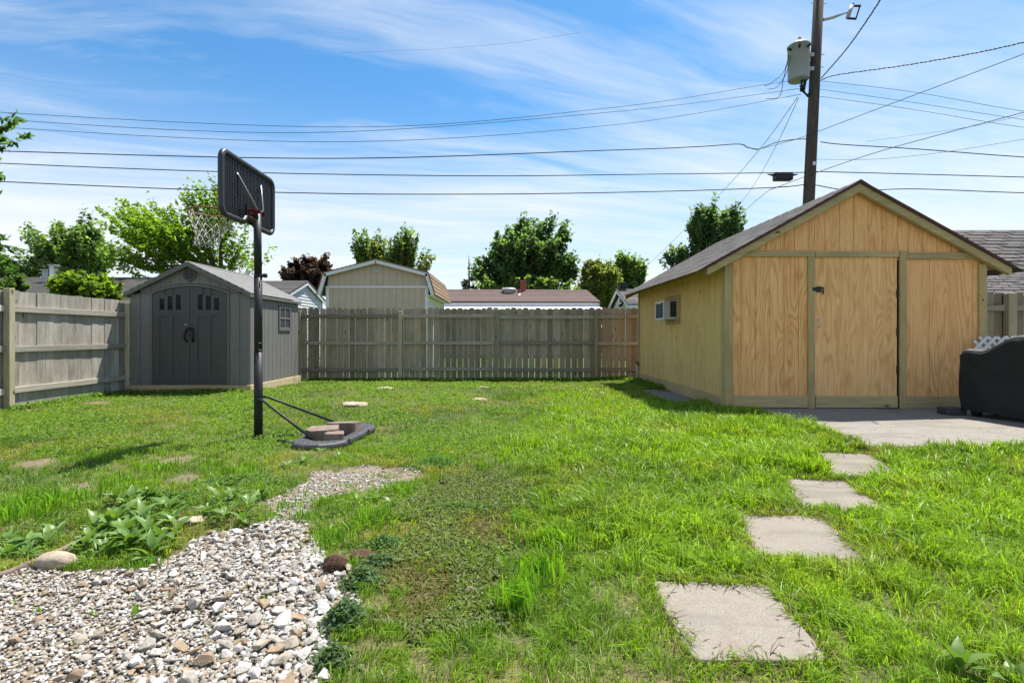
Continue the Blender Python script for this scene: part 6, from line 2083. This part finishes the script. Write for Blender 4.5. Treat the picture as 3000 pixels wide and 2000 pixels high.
lump('flat_stone', 'pale flat stone in the lawn beyond the hoop base', 'stone', G(812, 934), (.20, .17, .045), M['fieldstone'], 1, bury=.22)
lump('flat_stone', 'small sunken stone in the lawn near the back fence', 'stone', G(884, 895), (.22, .14, .030), M['fieldstone'], 2, bury=.25)
lump('flat_stone', 'flat stone in the lawn under the middle of the fence', 'stone', G(1097, 921), (.15, .12, .035), M['fieldstone'], 3, bury=.2)
lump('flat_stone', 'tiny white stone in the far lawn right of centre', 'stone', G(1110, 891), (.12, .08, .025), M['fieldstone'], 4, bury=.2)
lump('boulder', 'smooth tan rock at the left end of the gravel edging', 'rock', G(128, 1282), (.105, .052, .045), M['fieldstone'], 5, rough_=.1, bury=.2)
lump('flat_stone', 'flat tan stone between the two weed clumps', 'stone', G(440, 1195), (.08, .055, .022), M['fieldstone'], 6, bury=.2)
rc = lump('root_clod', 'brown clod of roots on the gravel edge', 'clod', G(768, 1290), (.062, .045, .040), M['clod'], 7, bury=.1)
fib = MB()
rf_ = random.Random(5)
cpos = rc.location
for k in range(160):
    a = rf_.uniform(0, 6.28); e = rf_.uniform(-.3, 1.4)
    d = Vector((math.cos(a) * math.cos(e) * .060, math.sin(a) * math.cos(e) * .044, math.sin(e) * .038))
    p = Vector(cpos) + d * .93
    t = Vector((rf_.uniform(-1, 1), rf_.uniform(-1, 1), rf_.uniform(-1.2, .4))).normalized()
    fib.tube([p, p + t * .012 + d * .12, p + t * .028 + d * .1], [.0012, .001, .0005], 3, cap=False)
fib.build('root_fibres', M['rim'] if False else M['clod'], rc)['kind'] = 'stuff'
lump('root_clod', 'flatter brown clod beside the gravel clod', 'clod', G(835, 1268), (.07, .045, .02), M['clod'], 8, bury=.1)
dl = MB()
cx, cy = G(1080, 1360)
lump('dirt_lump', 'dry brown lump lying in the olive weeds', 'clod', (cx, cy), (.030, .018, .017), M['paver'], 9, rough_=.35, bury=.05)
# landscape edging at the left of the gravel
ed = [G(-60, 1322), G(20, 1300), G(80, 1276), G(150, 1250), G(205, 1222)]
eo = MB().tube([(p[0], p[1], float(gz(*p)) + .012) for p in ed], .016, 8).build('landscape_edging', M['paver'], None, smooth=True)
tag(eo, 'weathered edging strip bordering the gravel on the left', 'edging')
# dry twigs and leaf litter on the slab
lit = MB()
rl = random.Random(9)
for k in range(150):
    x, y = rl.uniform(3.4, 7.0), 4.76 + abs(rl.gauss(0, .45))
    if y > 7.1: continue
    a = rl.uniform(0, 3.14); L = rl.uniform(.006, .028)
    z = .0815
    d = Vector((math.cos(a), math.sin(a), 0)) * L; n_2 = Vector((-d.y, d.x, 0)).normalized() * rl.uniform(.002, .006)
    c = Vector((x, y, z))
    lit.add([c - d, c + n_2 + Vector((0, 0, .003)), c + d, c - n_2], [(0, 1, 2, 3)])
for p in STEPS:
    zt_ = max(float(gz(*q)) for q in p) + .0135
    for k in range(60):
        e = rl.randrange(4); t = rl.random(); g_2 = min(.9, abs(rl.gauss(0, .16)))
        cxs, cys = sum(q[0] for q in p) / 4, sum(q[1] for q in p) / 4
        x = p[e][0] + (p[(e + 1) % 4][0] - p[e][0]) * t; y = p[e][1] + (p[(e + 1) % 4][1] - p[e][1]) * t
        x += (cxs - x) * (g_2 + .03); y += (cys - y) * (g_2 + .03)
        a = rl.uniform(0, 3.14); L = rl.uniform(.006, .026)
        d = Vector((math.cos(a), math.sin(a), 0)) * L; n_2 = Vector((-d.y, d.x, 0)).normalized() * rl.uniform(.0012, .0035)
        c = Vector((x, y, zt_))
        lit.add([c - d, c + n_2 + Vector((0, 0, .003)), c + d, c - n_2], [(0, 1, 2, 3)])
M['litter'] = paint('dry straw litter', (.20, .14, .075), .9, .5, 30.0, bmp=0)
lo_ = lit.build('leaf_litter', M['litter'], None)
tag(lo_, 'scattered dry grass and leaf litter on the concrete and stepping stones', 'litter', None, 'stuff')

bpy.context.view_layer.update()
